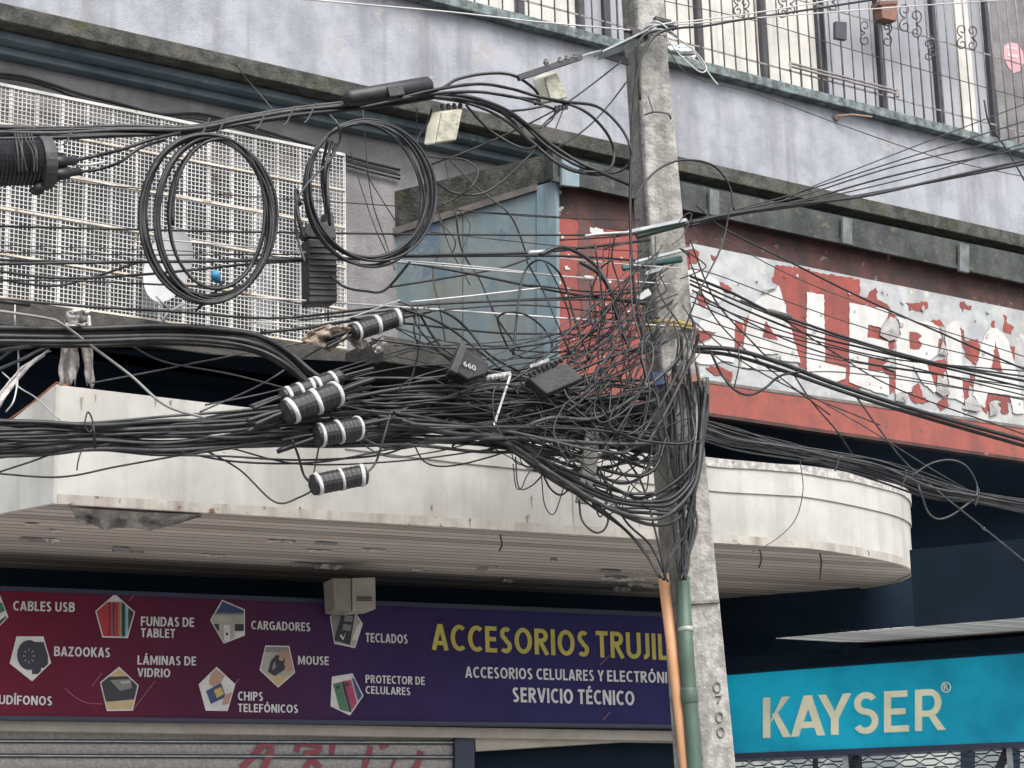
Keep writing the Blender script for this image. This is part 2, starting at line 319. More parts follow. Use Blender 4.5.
# drawn capitals: centre-line strokes with mitred corners (sign-writer's condensed sans)
def el(cx, cy, rx, ry, a0, a1, n=12): return [(cx+rx*cos(radians(a0+(a1-a0)*k/n)), cy+ry*sin(radians(a0+(a1-a0)*k/n))) for k in range(n+1)]
def glyphs(h):
    T_, B_2, L = 1-h, h, h
    O = lambda w_: el(w_/2, .5, w_/2-h, .5-h, 90, 449, 28)
    g = {'A': (.60, [[(h*.75,0),(.30-.012,1-h*.2)], [(.60-h*.75,0),(.30+.012,1-h*.2)], [(.14,.27),(.46,.27)]]),
     'B': (.55, [[(L,0),(L,1)], [(L,T_),(.3,T_)]+el(.3,.755,.16,.245-h,90,-90,8)[1:]+[(L,.51)], [(L,.51),(.31,.51)]+el(.31,.255+h/2,.185,.255-h/2,90,-90,8)[1:]+[(L,B_2)]]),
     'C': (.56, [el(.34,.5,.34-h,.5-h,52,308,18)]), 'D': (.62, [[(L,0),(L,1)], [(L,T_),(.27,T_)]+el(.27,.5,.35-h,.5-h,90,-90,14)[1:]+[(L,B_2)]]),
     'E': (.46, [[(L,0),(L,1)], [(L,T_),(.45,T_)], [(L,.51),(.42,.51)], [(L,B_2),(.46,B_2)]]), 'F': (.45, [[(L,0),(L,1)], [(L,T_),(.45,T_)], [(L,.5),(.41,.5)]]),
     'G': (.63, [el(.34,.5,.34-h,.5-h,52,270,16)+[(.46,B_2+.01),(.63-h,.12),(.63-h,.48),(.36,.48)]]), 'H': (.62, [[(L,0),(L,1)], [(.62-h,0),(.62-h,1)], [(L,.51),(.62-h,.51)]]),
     'I': (2*h, [[(h,0),(h,1)]]), 'J': (.27, [[(.27-h,1),(.27-h,.26)]+el(.27-h-.15,.24,.15,.24-h,0,-95,8)]), 'K': (.56, [[(L,0),(L,1)], [(L*1.6,.44),(.52-h*.4,1)], [(L*2.6,.52),(.56-h*.5,0)]]),
     'L': (.44, [[(L,0),(L,1)], [(L,B_2),(.44,B_2)]]), 'M': (.76, [[(L,0),(L,1)], [(.76-h,0),(.76-h,1)], [(h*1.3,1),(.38,.2),(.76-h*1.3,1)]]), 'N': (.63, [[(L,0),(L,1)], [(.63-h,0),(.63-h,1)], [(h*1.2,1),(.63-h*1.2,0)]]),
     'O': (.68, [O(.68)]), 'P': (.52, [[(L,0),(L,1)], [(L,T_),(.28,T_)]+el(.28,.71,.24-h,.29-h,90,-90,8)[1:]+[(L,.42+h)]]), 'R': (.55, [[(L,0),(L,1)], [(L,T_),(.29,T_)]+el(.29,.73,.24-h,.27-h,90,-90,8)[1:]+[(L,.46+h)], [(.24,.48),(.55-h*.6,0)]]),
     'S': (.48, [el(.25,.735,.23-h,.265-h,40,250,12)+el(.23,.26,.24-h,.27-h,75,-145,12)]), 'T': (.50, [[(.25,0),(.25,1)], [(0,T_),(.50,T_)]]),
     'U': (.61, [[(L,1),(L,.33)]+el(.305,.31,.305-h,.31-h,180,360,12)+[(.61-h,.33),(.61-h,1)]]), 'V': (.58, [[(h*.75,1),(.29,h*.4)], [(.58-h*.75,1),(.29,h*.4)]]), 'Y': (.56, [[(h*.7,1),(.28,.44)], [(.56-h*.7,1),(.28,.44)], [(.28,0),(.28,.46)]]),
     'Z': (.52, [[(.02,T_),(.5-h,T_),(h,B_2),(.52,B_2)]])}
    for a_, b_ in zip('ÁÉÍÓ', 'AEIO'): w_, st_ = g[b_]; g[a_] = (w_, st_+[[(w_/2-.05,1.06),(w_/2+.09,1.24)]])
    return g
def ribbon(mb, pts, h, fn):
    n = len(pts); cl_ = math.dist(pts[0], pts[-1]) < .02; o = len(mb.v)
    if cl_: pts = pts[:-1]; n -= 1
    for i in range(n):
        p = pts[i]; a = pts[i-1] if (i or cl_) else None; b = pts[(i+1) % n] if (i < n-1 or cl_) else None
        d1 = ((p[0]-a[0]), (p[1]-a[1])) if a else None; d2 = ((b[0]-p[0]), (b[1]-p[1])) if b else None
        d1 = d1 or d2; d2 = d2 or d1
        l1, l2 = math.hypot(*d1) or 1, math.hypot(*d2) or 1; n1, n2 = (-d1[1]/l1, d1[0]/l1), (-d2[1]/l2, d2[0]/l2)
        mx, my = n1[0]+n2[0], n1[1]+n2[1]; q = mx*mx+my*my; k = 2*h/max(q, .6)
        mb.v += [fn(p[0]+mx*k, p[1]+my*k), fn(p[0]-mx*k, p[1]-my*k)]
    for i in range(n if cl_ else n-1): j = (i+1) % n; mb.f.append((o+2*i, o+2*i+1, o+2*j+1, o+2*j))
def sign_text(name, s, pl, bl_, br_, top, m, parent, h=.078, lift=.006, gap=.10):
    G_ = glyphs(h); tot = 0; pos = []
    for ch in s:
        pos.append(tot); tot += (.26 if ch == ' ' else G_[ch][0]+gap)
    tot -= gap
    A = pl.off(lift).P(*bl_); Bq = pl.off(lift).P(*br_); H = (pl.off(lift).P(bl_[0], top)-A).length; mb = MB(); c_ = 0
    for ch, x0 in zip(s, pos):
        if ch == ' ': continue
        for st_ in G_[ch][1]:
            c_ += 1; dz = pl.n*(.0003*(c_ % 7)); ribbon(mb, st_, h, lambda x, y: A+(Bq-A)*((x0+x)/tot)+V((0,0,H*y))+dz)
    return mb.build(name, m, parent)

# ================================================================== GROUND
g = MB(); g.face([V((-400,-400,0)), V((400,-400,0)), V((400,400,0)), V((-400,400,0))]); struct('ground', g, m_ground)
sv = MB(); u = CAN.u; n0 = CAN.n; c0 = CAN.p.copy(); c0.z = 0
a = c0+n0*2.2
sv.prism([a-u*40+V((0,0,.13)), a+u*40+V((0,0,.13)), a+u*40-n0*16+V((0,0,.13)), a-u*40-n0*16+V((0,0,.13))], V((0,0,-.126))); struct('pavement', sv, m_walk)

# ================================================================== BUILDING
bl = thing('commercial_building', 'weathered grey stucco building with overhanging upper storey and barred windows', 'building', (0, 16.5, 0))
def px_rect(pl, xs, ys, th, mb=None): return poly(pl, [(xs[0],ys[0]),(xs[1],ys[0]),(xs[1],ys[1]),(xs[0],ys[1])], th, mb)
ZB, ZS = 7.70, 8.69                                   # underside of overhang, window sill
def wz(pl, x, z):                                     # point on plane straight under pixel column, height z
    p = pl.P(x, 200); return V((p.x, p.y, z))
def ufn(pl, s, z, d=0): q = pl.p+pl.u*s+pl.n*d; return V((q.x, q.y, z))
S0, S1 = -9.0, 12.0
def slab(pl, s0, s1, z0, z1, d0, d1, mb=None):        # block in plane coordinates
    mb = mb or MB(); return mb.prism([ufn(pl, s0, z0, d0), ufn(pl, s1, z0, d0), ufn(pl, s1, z1, d0), ufn(pl, s0, z1, d0)], pl.n*(d1-d0))
def sof(pl, px, z=None):                              # plane coordinate s of a pixel
    return (pl.P(*px)-pl.p).dot(pl.u)
slab(WAL, S0, S1, ZB+.13, ZS-.076, -.3, 0).build('upper_wall', m_stucco, bl)
slab(WAL, S0, S1, ZB, ZB+.13, -.3, .035).build('ledge', m_moss, bl, bevel=.01)
# three stepped courses back to the recessed wall
for k, (dd, zt) in enumerate(((-.11, ZB-.002), (-.22, ZB-.062))):
    slab(WAL, S0, S1, zt-.06, zt-.001, -.6, dd).build('moulding', m_mould, bl, bevel=.008)
slab(GRI, S0, sof(GRI, (700, 200)), 5.6, ZB-.125, -.25, 0).build('recessed_wall', m_recess, bl)
# floor slab under the lattice
slab(GRI, S0, sof(GRI, (395, 350)), 5.62, 5.80, -.3, .22).build('floor_slab', m_slab, bl, bevel=.01)
slab(GRI, sof(GRI, (330, 350)), sof(GRI, (560, 350)), 5.585, 5.78, .225, .75).build('floor_slab', m_slab, bl, bevel=.01)
# dark wall between slab and canopy, and the recess under the painted sign
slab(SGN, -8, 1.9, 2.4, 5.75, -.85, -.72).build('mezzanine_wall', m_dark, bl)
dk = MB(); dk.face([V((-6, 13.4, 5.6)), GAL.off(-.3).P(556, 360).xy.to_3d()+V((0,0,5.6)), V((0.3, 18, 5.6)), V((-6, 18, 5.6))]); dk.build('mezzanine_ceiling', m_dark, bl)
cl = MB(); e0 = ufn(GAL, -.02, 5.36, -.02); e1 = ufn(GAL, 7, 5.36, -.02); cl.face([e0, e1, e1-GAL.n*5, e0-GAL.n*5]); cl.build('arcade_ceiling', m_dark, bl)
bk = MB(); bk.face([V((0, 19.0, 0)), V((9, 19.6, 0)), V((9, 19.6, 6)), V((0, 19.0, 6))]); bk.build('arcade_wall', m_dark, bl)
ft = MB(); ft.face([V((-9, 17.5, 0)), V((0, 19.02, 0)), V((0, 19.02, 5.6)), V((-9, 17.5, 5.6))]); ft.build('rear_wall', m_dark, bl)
# wall round the signs at street level
wl = MB(); slab(SGN, -5, sof(SGN, (690, 725)), 3.03, 3.10, -.72, -.1, wl); wl.build('lintel', m_wallb, bl)
poly(SGN.off(-.16), [(474,728),(672,727),(672,738.5),(476,751)], .1).build('beam', m_wallb, bl)
poly(SGN.off(-.3), [(474,748),(680,733),(690,900),(474,900)], .1).build('doorway_wall', m_dark2, bl)  # dark sheet standing in for the shade of the opening

# upper windows
sl = slab(WAL, S0, S1, ZS-.075, ZS+.012, -.28, .10).build('sill', m_teal, bl, bevel=.008)
WIN = WAL.off(-.14)
ZT = 11.2
def sW(x, y): return sof(WIN, (x, y))
def window(x0, x1, panes, y=60):
    s0, s1 = sW(x0, y), sW(x1, y)
    fr = MB(); fw = .06
    slab(WIN, s0, s1, ZS+.002, ZS+.10, -.05, .03, fr); slab(WIN, s0, s1, ZT-.1, ZT, -.05, .03, fr)
    for s in (s0, s1): slab(WIN, s-fw/2, s+fw/2, ZS+.1, ZT-.1, -.05, .035, fr)
    f = fr.build('window', m_frame, bl)
    edges = [s0]+[sW(p[0], y) for p in panes[1:]]+[s1]
    for i, (xp, kind) in enumerate(panes):
        a, b = edges[i], edges[i+1]
        mid = MB()
        if i: slab(WIN, a-.03, a+.03, ZS+.1, ZT-.1, -.045, .028, mid); mid.build('mullion', m_frame, f)
        pa, pb = (a+.031, b-.031)
        slab(WIN, pa, pb, ZS+.1, ZT-.1, -.03, -.022).build('pane', m_curt if kind == 'c' else m_glass, f)
        if kind == 'g':
            c = MB(); w_ = (pb-pa)
            slab(WIN, pa+.4*w_, pa+.72*w_, ZS+.1, ZT-.1, -.021, -.015, c)
            if i == len(panes)-1: c.build('curtain', m_curt, f)
    return f
window(455, 655, [(455,'c'),(520,'c'),(580,'g'),(606,'g')], 20)
window(662, 822, [(662,'c'),(700,'c'),(764,'c')], 60)
window(824, 993, [(824,'g'),(884,'g'),(940,'g')], 110)
s_a = sW(996, 130)
slab(WIN, s_a, s_a+4, ZS+.001, ZT, -.1, 0).build('upper_pier', m_recess, bl)
slab(WIN, S0, sW(452, 10), ZS+.001, ZT, -.1, .1).build('upper_pier', m_stucco, bl)
slab(WAL, S0, S1, ZT+.001, ZT+1.6, -.3, 0).build('parapet_wall', m_stucco, bl)
rf = MB(); rf.face([ufn(WAL,S0,ZT+1.5,-.3), ufn(WAL,S1,ZT+1.5,-.3), ufn(WAL,S1,ZT+1.5,-9), ufn(WAL,S0,ZT+1.5,-9)]); rf.build('roof', m_slab, bl)
bw = MB(); slab(WIN, S0, S1, ZS, ZT+1.4, -3.2, -3.1, bw); bw.build('inner_wall', m_curt, bl)
# pink round sticker on the pier
st = MB(); stp = WIN.off(.006)
st.prism([stp.P(*q) for q in ((1004,46),(1010,42),(1018,44),(1023,52),(1024,62),(1020,71),(1014,73),(1008,67),(1004,57))], WIN.n*-.004); st.build('sticker', plain('pink_sticker', (.66,.36,.40)), bl)
st = MB(); stp = WIN.off(.010); st.prism([stp.P(*q) for q in ((1008,53),(1018,55),(1018,58),(1008,56))], WIN.n*-.003)
st.prism([stp.P(*q) for q in ((1007,46),(1017,48),(1017,50),(1007,48))], WIN.n*-.003); st.build('sticker_stripe', plain('pale_pink', (.72,.6,.6)), bl)

# window bars
BAR = WAL.off(.05)
def bars(x0, x1, step, label, y_ref, seed):
    rr = random.Random(seed); p0 = BAR.P(x0, y_ref)
    t = thing('window_grille', label, 'window bars', V((p0.x, p0.y, ZS)))
    s = sof(BAR, (x0, y_ref)); s1 = sof(BAR, (x1, y_ref)); v = MB(); h = MB(); i = 0
    while s < s1:
        v.tube([ufn(BAR, s, ZS-.03), ufn(BAR, s, ZT-.3)], .007 if i % 4 else .009, 6); s += step+rr.uniform(-.008, .008); i += 1
    v.build('bars', m_iron, t, True)
    s = sof(BAR, (x0, y_ref))
    for z in (ZS+.16, ZS+.86, ZS+1.8): slab(BAR, s-.02, s1+.02, z, z+.014, -.018, -.010).build('rail', m_iron, t)
    return t
bars(462, 640, .128, 'grey vertical window bars at the top, left of the concrete pole', 20, 1)
gr = bars(668, 1060, .124, 'ornate grey window bars with scrolls at upper right of the pole', 80, 2)
def scroll(x, y, r, flip=1, par=gr):
    mb = MB(); pl = BAR.off(.012)
    for sy in (-1, 1):
        pts = []
        for k in range(15):
            a = k/14*2*pi*1.15; rad = r*(1-.72*k/14)
            pts.append(pl.P(x+flip*(rad*sin(a))*.8, y+sy*(r*1.05-rad*cos(a))*.95+0))
        mb.tube(pts, .006, 5)
    mb.build('scroll', m_iron2, par, True)
for x, y, r, f in ((865,33,7,-1),(887,34,7,1),(905,18,8,-1),(916,24,8,1),(928,50,6,1),(933,46,6,-1),(962,37,7,-1),(972,38,7,1),(832,2,6,1),(738,5,6,-1),(745,9,6,1),(783,6,7,-1),(790,4,7,1)): scroll(x, y, r, f)
pp = MB(); 
for dy in (0, 3.2): pp.tube([BAR.off(.05).P(790, 63+dy), BAR.off(.05).P(899, 91+dy)], .011, 8)
pp.beam(BAR.off(.05).P(790,62), BAR.off(.05).P(790.5,70), .02, .02); pp.beam(BAR.off(.05).P(897,89), BAR.off(.05).P(897.5,97), .03, .03)
pp.build('towel_rail', m_iron, gr)
po = thing('flower_pot', 'small terracotta planter hooked on the upper window bars', 'planter', BAR.off(.1).P(888, 20))
pm = MB(); B1 = BAR.off(.1)
pm.prism([B1.P(*q) for q in ((881,3),(897,2),(897,21),(883,18))], BAR.n*-.1); pm.build('pot', mat('terracotta', (.24,.12,.085), (.15,.09,.07), 12, .9), po, bevel=.006)
pm = MB(); pm.prism([BAR.off(.11).P(*q) for q in ((880,1),(898,0),(898,4),(880,5))], BAR.n*-.12); pm.build('rim', mat('terracotta_rim', (.2,.10,.07), (.13,.08,.06), 12, .9), po, bevel=.005)
bx = MB(); bx.prism([BAR.off(.03).P(*q) for q in ((836,21),(847,22),(847,40),(836,38))], BAR.n*-.04)
tag(bx.build('lock_box', m_frame, bevel=.004), 'small dark square lock plate between the upper window bars', 'lock')
fh = MB(); fh.tube([WAL.P(837,117), WAL.off(.05).P(838,116), WAL.off(.12).P(852,114.5), WAL.off(.16).P(872,117)], .009, 8); fh.lathe(WAL.P(837,117), WAL.off(.04).P(837,117), [(0,.025),(1,.025)], 10)
tag(fh.build('flag_holder', mat('rusty_pipe', (.34,.22,.16))), 'short rusty pipe sticking out of the stucco below the upper windows', 'flag holder')

# ================================================================== LATTICE
LAT = GRI.off(.12)
lt = thing('security_lattice', 'white painted square mesh grille over the left mezzanine opening', 'grille', LAT.P(170, 330))
s0 = sof(LAT, (-60, 200)); s1 = sof(LAT, (345, 250)); z0, z1 = 5.84, 7.33
zf = lambda: None
th = MB(); cell = .0305; s = s0; i = 0
while s < s1: slab(LAT, s-.0026, s+.0026, z0, z1, -.0012, .0012, th); s += cell
th.build('mesh_verticals', m_lat, lt)
th = MB(); z = z0
while z < z1: slab(LAT, s0, s1, z-.0024, z+.0024, .0015, .0035, th); z += cell
th.build('mesh_horizontals', m_lat, lt)
fr = MB(); s = s1
while s > s0: slab(LAT, s-.0085, s+.0085, z0, z1, -.022, -.0020, fr); s -= .187
slab(LAT, s0, s1, z1, z1+.022, -.03, .010, fr); slab(LAT, s1, s1+.008, z0, z1+.02, -.012, .004, fr)
fr.build('uprights', m_lat, lt)
fr = MB()
for z in (z0, z0+.3, z0+.62, z0+.93, z0+1.22): slab(LAT, s0, s1, z-.0075, z+.0075, .004, .012, fr)
fr.build('rails', m_latr, lt)
# window behind the lattice: dark opening with pale blind strips
op = MB(); slab(GRI, s0, s1-.06, 5.86, 7.10, .002, .006, op); wn_ = op.build('mezzanine_window', mat('dim_glass', (.03,.032,.036), None, 2, .3), bl)
m_blind = mat('pale_blind', (.30,.31,.32), (.15,.16,.17), 5, .8); rr = random.Random(3); s = s0
while s < s1-.2:
    wd = rr.uniform(.1, .22)
    if rr.random() < .5: slab(GRI, s, s+wd-.015, 5.9+rr.uniform(0, .2), 7.05-rr.uniform(0, .35)*(rr.random() < .6), .008, .012).build('blind_strip', m_blind, wn_)
    s += wd

# satellite dish in front of the lattice
DI = LAT.off(.3)
c = DI.P(168, 265); dish = thing('satellite_dish', 'grey white satellite dish with blue feed standing before the white lattice', 'satellite dish', DI.P(175, 330))
nrm = (V((-.55, -.75, .25))).normalized(); ax = nrm.cross(V((0,0,1))).normalized(); ay = ax.cross(nrm); _q = radians(24); ax, ay = ax*cos(_q)-ay*sin(_q), ay*cos(_q)+ax*sin(_q)
# tilt the ellipse like the photo: long axis leaning to the right going down
pts = []; mb = MB(); NR, NS = 6, 28
mb.v.append(c - nrm*.045)
for i in range(1, NR+1):
    for k in range(NS):
        a = 2*pi*k/NS; r = i/NR; mb.v.append(c + ax*cos(a)*.23*r + ay*sin(a)*.31*r - nrm*.045*(1-r*r))
for k in range(NS): mb.f.append((0, 1+k, 1+(k+1) % NS))
for i in range(NR-1):
    for k in range(NS): mb.f.append((1+i*NS+k, 1+(i+1)*NS+k, 1+(i+1)*NS+(k+1) % NS, 1+i*NS+(k+1) % NS))
mb.build('reflector', mat('grey_dish', (.52,.53,.54), (.46,.47,.48), 6, .5), dish, True)
mb = MB(); mb.tube([DI.off(.06).P(196,310), DI.off(.22).P(214,294), DI.off(.34).P(224,280)], .012, 6); mb.build('feed_arm', m_frame, dish, True)
mb = MB(); mb.lathe(DI.off(.34).P(214,272), DI.off(.3).P(218,282), [(0,.025),(.3,.035),(.7,.03),(1,.02)], 12); mb.build('feed_horn', plain('blue_plastic', (.04,.22,.36)), dish, True)
mb = MB(); mb.tube([DI.off(.02).P(160,327), DI.off(.05).P(168,312), DI.off(.08).P(184,304)], .014, 6); mb.tube([DI.off(.05).P(156,296), DI.off(.06).P(170,310), DI.off(.08).P(200,308)], .009, 6); mb.build('mount', m_steel, dish, True)

# thin old cable run fixed along the recessed wall
for k, (dy, r) in enumerate(((0,.011),(5,.009),(3,.007))):
    mb = MB(); pts = [(-10,73),(20,76),(50,84),(80,94+k),(120,104),(160,114),(200,114+dy),(240,124+dy),(300,142+dy),(360,160+dy),(400,170+dy)]
    mb.tube(smooth_path([GRI.off(.03+.01*k).P(x, y+dy*.8) for x, y in pts]), r, 6)
    tag(mb.build('wall_cable', m_cab, None, True), 'old black cable sagging along the grey wall above the white lattice', 'cable', 'cables clipped above the lattice')

# ================================================================== GALERIA SIGN BOX
gs = thing('painted_fascia_sign', 'long peeling red and white painted fascia reading GALERIA with blue sheet metal end', 'shop sign', GAL.P(556, 392))
def gline(p, q, x): return p[1]+(q[1]-p[1])*(x-p[0])/(q[0]-p[0])
XE = 1160
def band(pl, x0, x1, A, B, th, name, m, par=gs, ragged=0, bevel=0):
    top = [(x, gline(*A, x)) for x in (x0, x1)]; bot = [(x, gline(*B, x)) for x in (x1, x0)]
    return poly(pl, top+bot, th).build(name, m, par, bevel=bevel)
L1 = ((552,154),(1024,255)); L2 = ((552,177),(1024,280)); L3 = ((690,243),(1024,311)); L4 = ((708,382.7),(1024,428)); L5 = ((708,414),(1024,460))
band(GAL.off(.10), 553, XE, L1, L2, .09, 'gutter', m_gutter)
L2b = ((552,180.5),(1024,283))
band(GAL.off(.115), 553, XE, ((552,175.5),(1024,278.5)), L2b, .03, 'gutter_lip', m_gutter)
for x in (571, 848, 965, 715):
    yt = gline(*L1, x)
    h = {571: (-6, 27), 848: (-14, 14), 965: (-10, 16), 715: (10, 36)}[x]
    w_ = 9 if x == 571 else 5
    y0, y1 = {571: (159,185), 848: (217,243), 965: (243,271), 715: (189,214)}[x]
    poly(GAL.off(.145), [(x-w_,y0),(x+w_-.5,y0+2),(x+w_-.5,y1+2),(x-w_,y1)], .03).build('bracket', m_blue2 if x == 571 else m_brk, gs, bevel=.004)
# brown upper board, red field left, zinc board right, red lower band
band(GAL.off(.01), 556, XE, L2, ((552,215),(1024,311)), .04, 'upper_board', m_redrust)
poly(GAL.off(.008), [(556,182),(632,197),(690,212),(690,384),(556,364)], .04).build('red_panel', m_red, gs)
poly(GAL.off(.013), [(589,190),(690,208),(690,244),(632,232),(606,228),(598,236),(592,232)], .003).build('paint_patch', m_redrust, gs)
poly(GAL.off(.012), rag([(579,216),(589,222),(594,262),(592,320),(583,330),(578,280)], 1.2, 5, 1), .003).build('paint_patch', mat('soot_stain', (.07,.04,.038), (.13,.05,.045), 9), gs)
poly(GAL.off(.0145), rag([(590,227),(603,229),(604,234),(596,236),(590,232)], 1, 3, 2), .003).build('paint_patch', m_vinyl, gs)
r8 = random.Random(21)
pk = MB()
for i in range(13):
    x = 562+r8.uniform(-4, 7); y = 186+r8.uniform(0, 140); poly(GAL.off(.014+.0001*i), [(x-r8.uniform(.6,2),y-r8.uniform(1,3)),(x+r8.uniform(.6,2),y-r8.uniform(0,2)),(x+r8.uniform(.5,1.5),y+r8.uniform(1,3)),(x-1,y+r8.uniform(.5,2))], .003, pk)
for i in range(30):
    x = r8.uniform(566, 690); y = r8.uniform(240, 370); k = r8.uniform(.5, 1.6); poly(GAL.off(.016+.0001*i), [(x-k,y-k*.6),(x+k*.7,y-k),(x+k,y+k*.5),(x-k*.4,y+k*1.4)], .003, pk)
pk.build('paint_flecks', m_vinyl, gs)['kind'] = 'stuff'
band(GAL.off(.012), 690, XE, L3, ((708,385),(1024,430)), .04, 'zinc_board', m_zinc)
band(GAL.off(.035), 556, XE, ((708,381.5),(1024,427)), L5, .06, 'red_band', m_redband)
band(GAL.off(.045), 556, XE, ((708,412.5),(1024,458.5)), ((708,416),(1024,461.5)), .07, 'band_lip', m_redrust)
band(GAL.off(.04), 690, XE, ((708,380),(1024,425.5)), ((708,383),(1024,428.5)), .05, 'board_trim', m_bluerail)
A_ = lambda pts: [(690+x/4.518, 230+y/4.518) for x, y in pts]
B_ = lambda pts: [(854+x/4.518, 250+y/4.518) for x, y in pts]
reds = [A_([(385,158),(500,168),(600,195),(720,212),(768,225),(768,720),(700,700),(640,690),(560,660),(490,610),(470,520),(430,330),(400,250),(372,228)]),
 B_([(0,140),(25,160),(20,200),(60,215),(70,190),(100,165),(108,225),(150,245),(165,270),(185,310),(155,300),(-30,235),(-30,170),(-10,150)]),
 B_([(155,262),(190,300),(180,330),(186,440),(150,470),(150,400)]), B_([(60,335),(125,345),(150,400),(150,420),(60,400)]), B_([(62,485),(160,500),(188,560),(188,640),(160,655),(155,560),(65,545)]),
 B_([(235,238),(330,232),(335,262),(310,280),(262,268),(250,275),(248,250)]), B_([(480,235),(500,232),(505,245),(532,250),(530,268),(500,262),(490,280)]),
 B_([(345,322),(385,312),(410,350),(385,350)]), B_([(380,405),(415,408),(410,455),(385,440)]), B_([(480,350),(498,365),(505,410),(560,400),(572,440),(555,520),(500,480),(490,420)]),
 B_([(675,290),(692,300),(690,325),(724,350),(710,380),(680,370)]), B_([(690,425),(728,435),(722,505),(705,480)]), B_([(250,370),(310,385),(310,445),(252,445)]),
 B_([(330,510),(410,490),(425,520),(375,640),(350,580)]), B_([(245,655),(290,600),(310,650),(338,690),(270,690)]), B_([(375,690),(420,668),(432,705),(390,728)]),
 B_([(490,590),(525,590),(520,680),(495,690)]), B_([(580,720),(602,650),(700,660),(705,690),(640,676),(610,690),(600,742)]), B_([(655,690),(692,690),(695,740),(670,740)]), B_([(625,320),(640,318),(638,350),(626,350)]), B_([(620,440),(672,440),(672,550),(622,540)]), B_([(525,560),(545,560),(540,620),(525,610)]),
 A_([(0,85),(40,95),(30,150),(0,150)]), A_([(95,110),(125,120),(115,140),(100,132)]), A_([(135,235),(190,262),(180,285),(150,275)]), A_([(30,285),(60,290),(88,325),(66,350),(40,330)]), A_([(190,405),(215,410),(240,430),(230,540),(185,545)]), A_([(-10,440),(110,455),(90,490),(20,520),(-20,510)]), A_([(100,590),(210,560),(200,590),(150,598)]), A_([(70,620),(120,615),(190,640),(185,690),(150,660),(110,655)]),
 A_([(330,415),(395,425),(400,497),(330,485)]), A_([(255,395),(270,390),(240,520),(232,500)])]
for i, p in enumerate(reds): poly(GAL.off(.0155+.0001*i), rag(p, 1.3, 2.6, 30+i), .003).build('paint_patch', m_red, gs)
GL = {'G': [A_([(-60,180),(50,182),(128,228),(160,295),(132,330),(86,322),(58,286),(20,276),(-20,310),(-35,420),(-20,500),(38,520),(92,500),(118,462),(40,452),(42,418),(120,380),(205,405),(198,600),(150,590),(100,608),(10,600),(-70,560),(-100,420),(-90,260)])],
 'A': [A_([(330,290),(352,270),(385,268),(402,250),(425,320),(432,360),(500,600),(415,590),(400,560),(340,560),(310,600),(300,625),(232,620),(236,560),(258,430),(290,330)])],
 'L': [A_([(528,281),(606,292),(610,600),(705,625),(702,672),(640,690),(528,640)])],
 'E': [B_([(-20,238),(10,244),(155,268),(152,300),(122,352),(64,338),(60,395),(120,405),(155,415),(157,492),(66,484),(64,545),(130,548),(158,575),(160,658),(60,628),(-20,598)])],
 'R': [B_([(192,300),(250,315),(320,322),(352,325),(380,345),(415,365),(408,395),(382,402),(380,470),(328,515),(360,600),(378,632),(362,645),(310,600),(268,520),(262,560),(262,640),(215,640),(188,652),(192,520),(190,420),(212,380),(208,330)])],
 'I': [B_([(418,340),(455,318),(475,325),(484,395),(488,500),(496,690),(460,672),(424,668),(432,600),(418,540),(425,470),(412,400)])],
 'A2': [B_([(588,392),(620,350),(648,352),(692,402),(705,440),(722,500),(745,600),(770,740),(722,738),(705,655),(604,648),(590,715),(560,690),(538,655),(552,540),(572,440)])]}
holes = [A_([(345,410),(398,497),(330,484)]), B_([(252,368),(285,372),(308,388),(290,405),(308,430),(296,447),(255,444)]), B_([(641,412),(672,552),(622,540)])]
for i, (k, ps) in enumerate(GL.items()):
    for p in ps: poly(GAL.off(.022+.0003*i), rag(p, .55, 3, 60+i), .004).build('letter', m_vinyl, gs)
for i, p in enumerate(holes): poly(GAL.off(.0265+.0003*i), rag(p, .8, 3, 80+i), .003).build('paint_patch', m_red, gs)
# letter fragments, bare zinc scabs and curled vinyl flaps
fl = [B_([(122,355),(165,300),(188,312),(206,360),(190,402),(160,410),(118,385)]), B_([(385,345),(412,350),(420,380),(402,400)]), B_([(400,410),(424,450),(420,478),(385,470)]), B_([(130,520),(185,484),(190,548),(140,532)]), B_([(380,560),(420,600),(436,645),(405,662),(372,640)]), B_([(500,680),(530,655),(580,710),(560,730),(505,720)]), B_([(612,690),(650,680),(652,740),(615,750)]), A_([(325,275),(345,265),(395,252),(388,266),(335,290)]), A_([(385,570),(412,560),(410,585),(395,590)]), B_([(190,650),(215,640),(245,665),(235,690),(190,680)])]
for i, p in enumerate(fl):
    mb = MB(); pts = [GAL.off(.030+.0004*i).P(*q) for q in p]; cpt = sum(pts, V())/len(pts)+GAL.n*.009
    for k in range(len(pts)): mb.add([cpt, pts[k], pts[(k+1) % len(pts)]], [(0,1,2)])
    o = mb.build('vinyl_flap', m_peel, gs); sm = o.modifiers.new('solid', 'SOLIDIFY'); sm.thickness = .003
r9 = random.Random(77); zf_ = MB(); rf_ = MB(); cnt = [0]
def fleck(mb, x0, x1, y0, y1, k, lift):
    x = r9.uniform(x0, x1); y = 250+.2*(x-725)+8+r9.random()*((385+.146*(x-722))-(250+.2*(x-725))-16); n = r9.randint(5, 8); a0 = r9.uniform(0, 6); cnt[0] += 1
    pts = [(x+k*r9.uniform(.5,1.3)*cos(a0+2*pi*j/n), y+k*r9.uniform(.5,1.6)*sin(a0+2*pi*j/n)) for j in range(n)]
    poly(GAL.off(lift+.00004*cnt[0]), pts, .002, mb)
for i in range(45): fleck(zf_, 770, 1030, 290, 405, r9.choice((.6,.9,1.3,2.2)), .0275)
for i in range(30): fleck(rf_, 720, 1030, 262, 420, r9.choice((.5,.8,1.2,1.8)), .0195)
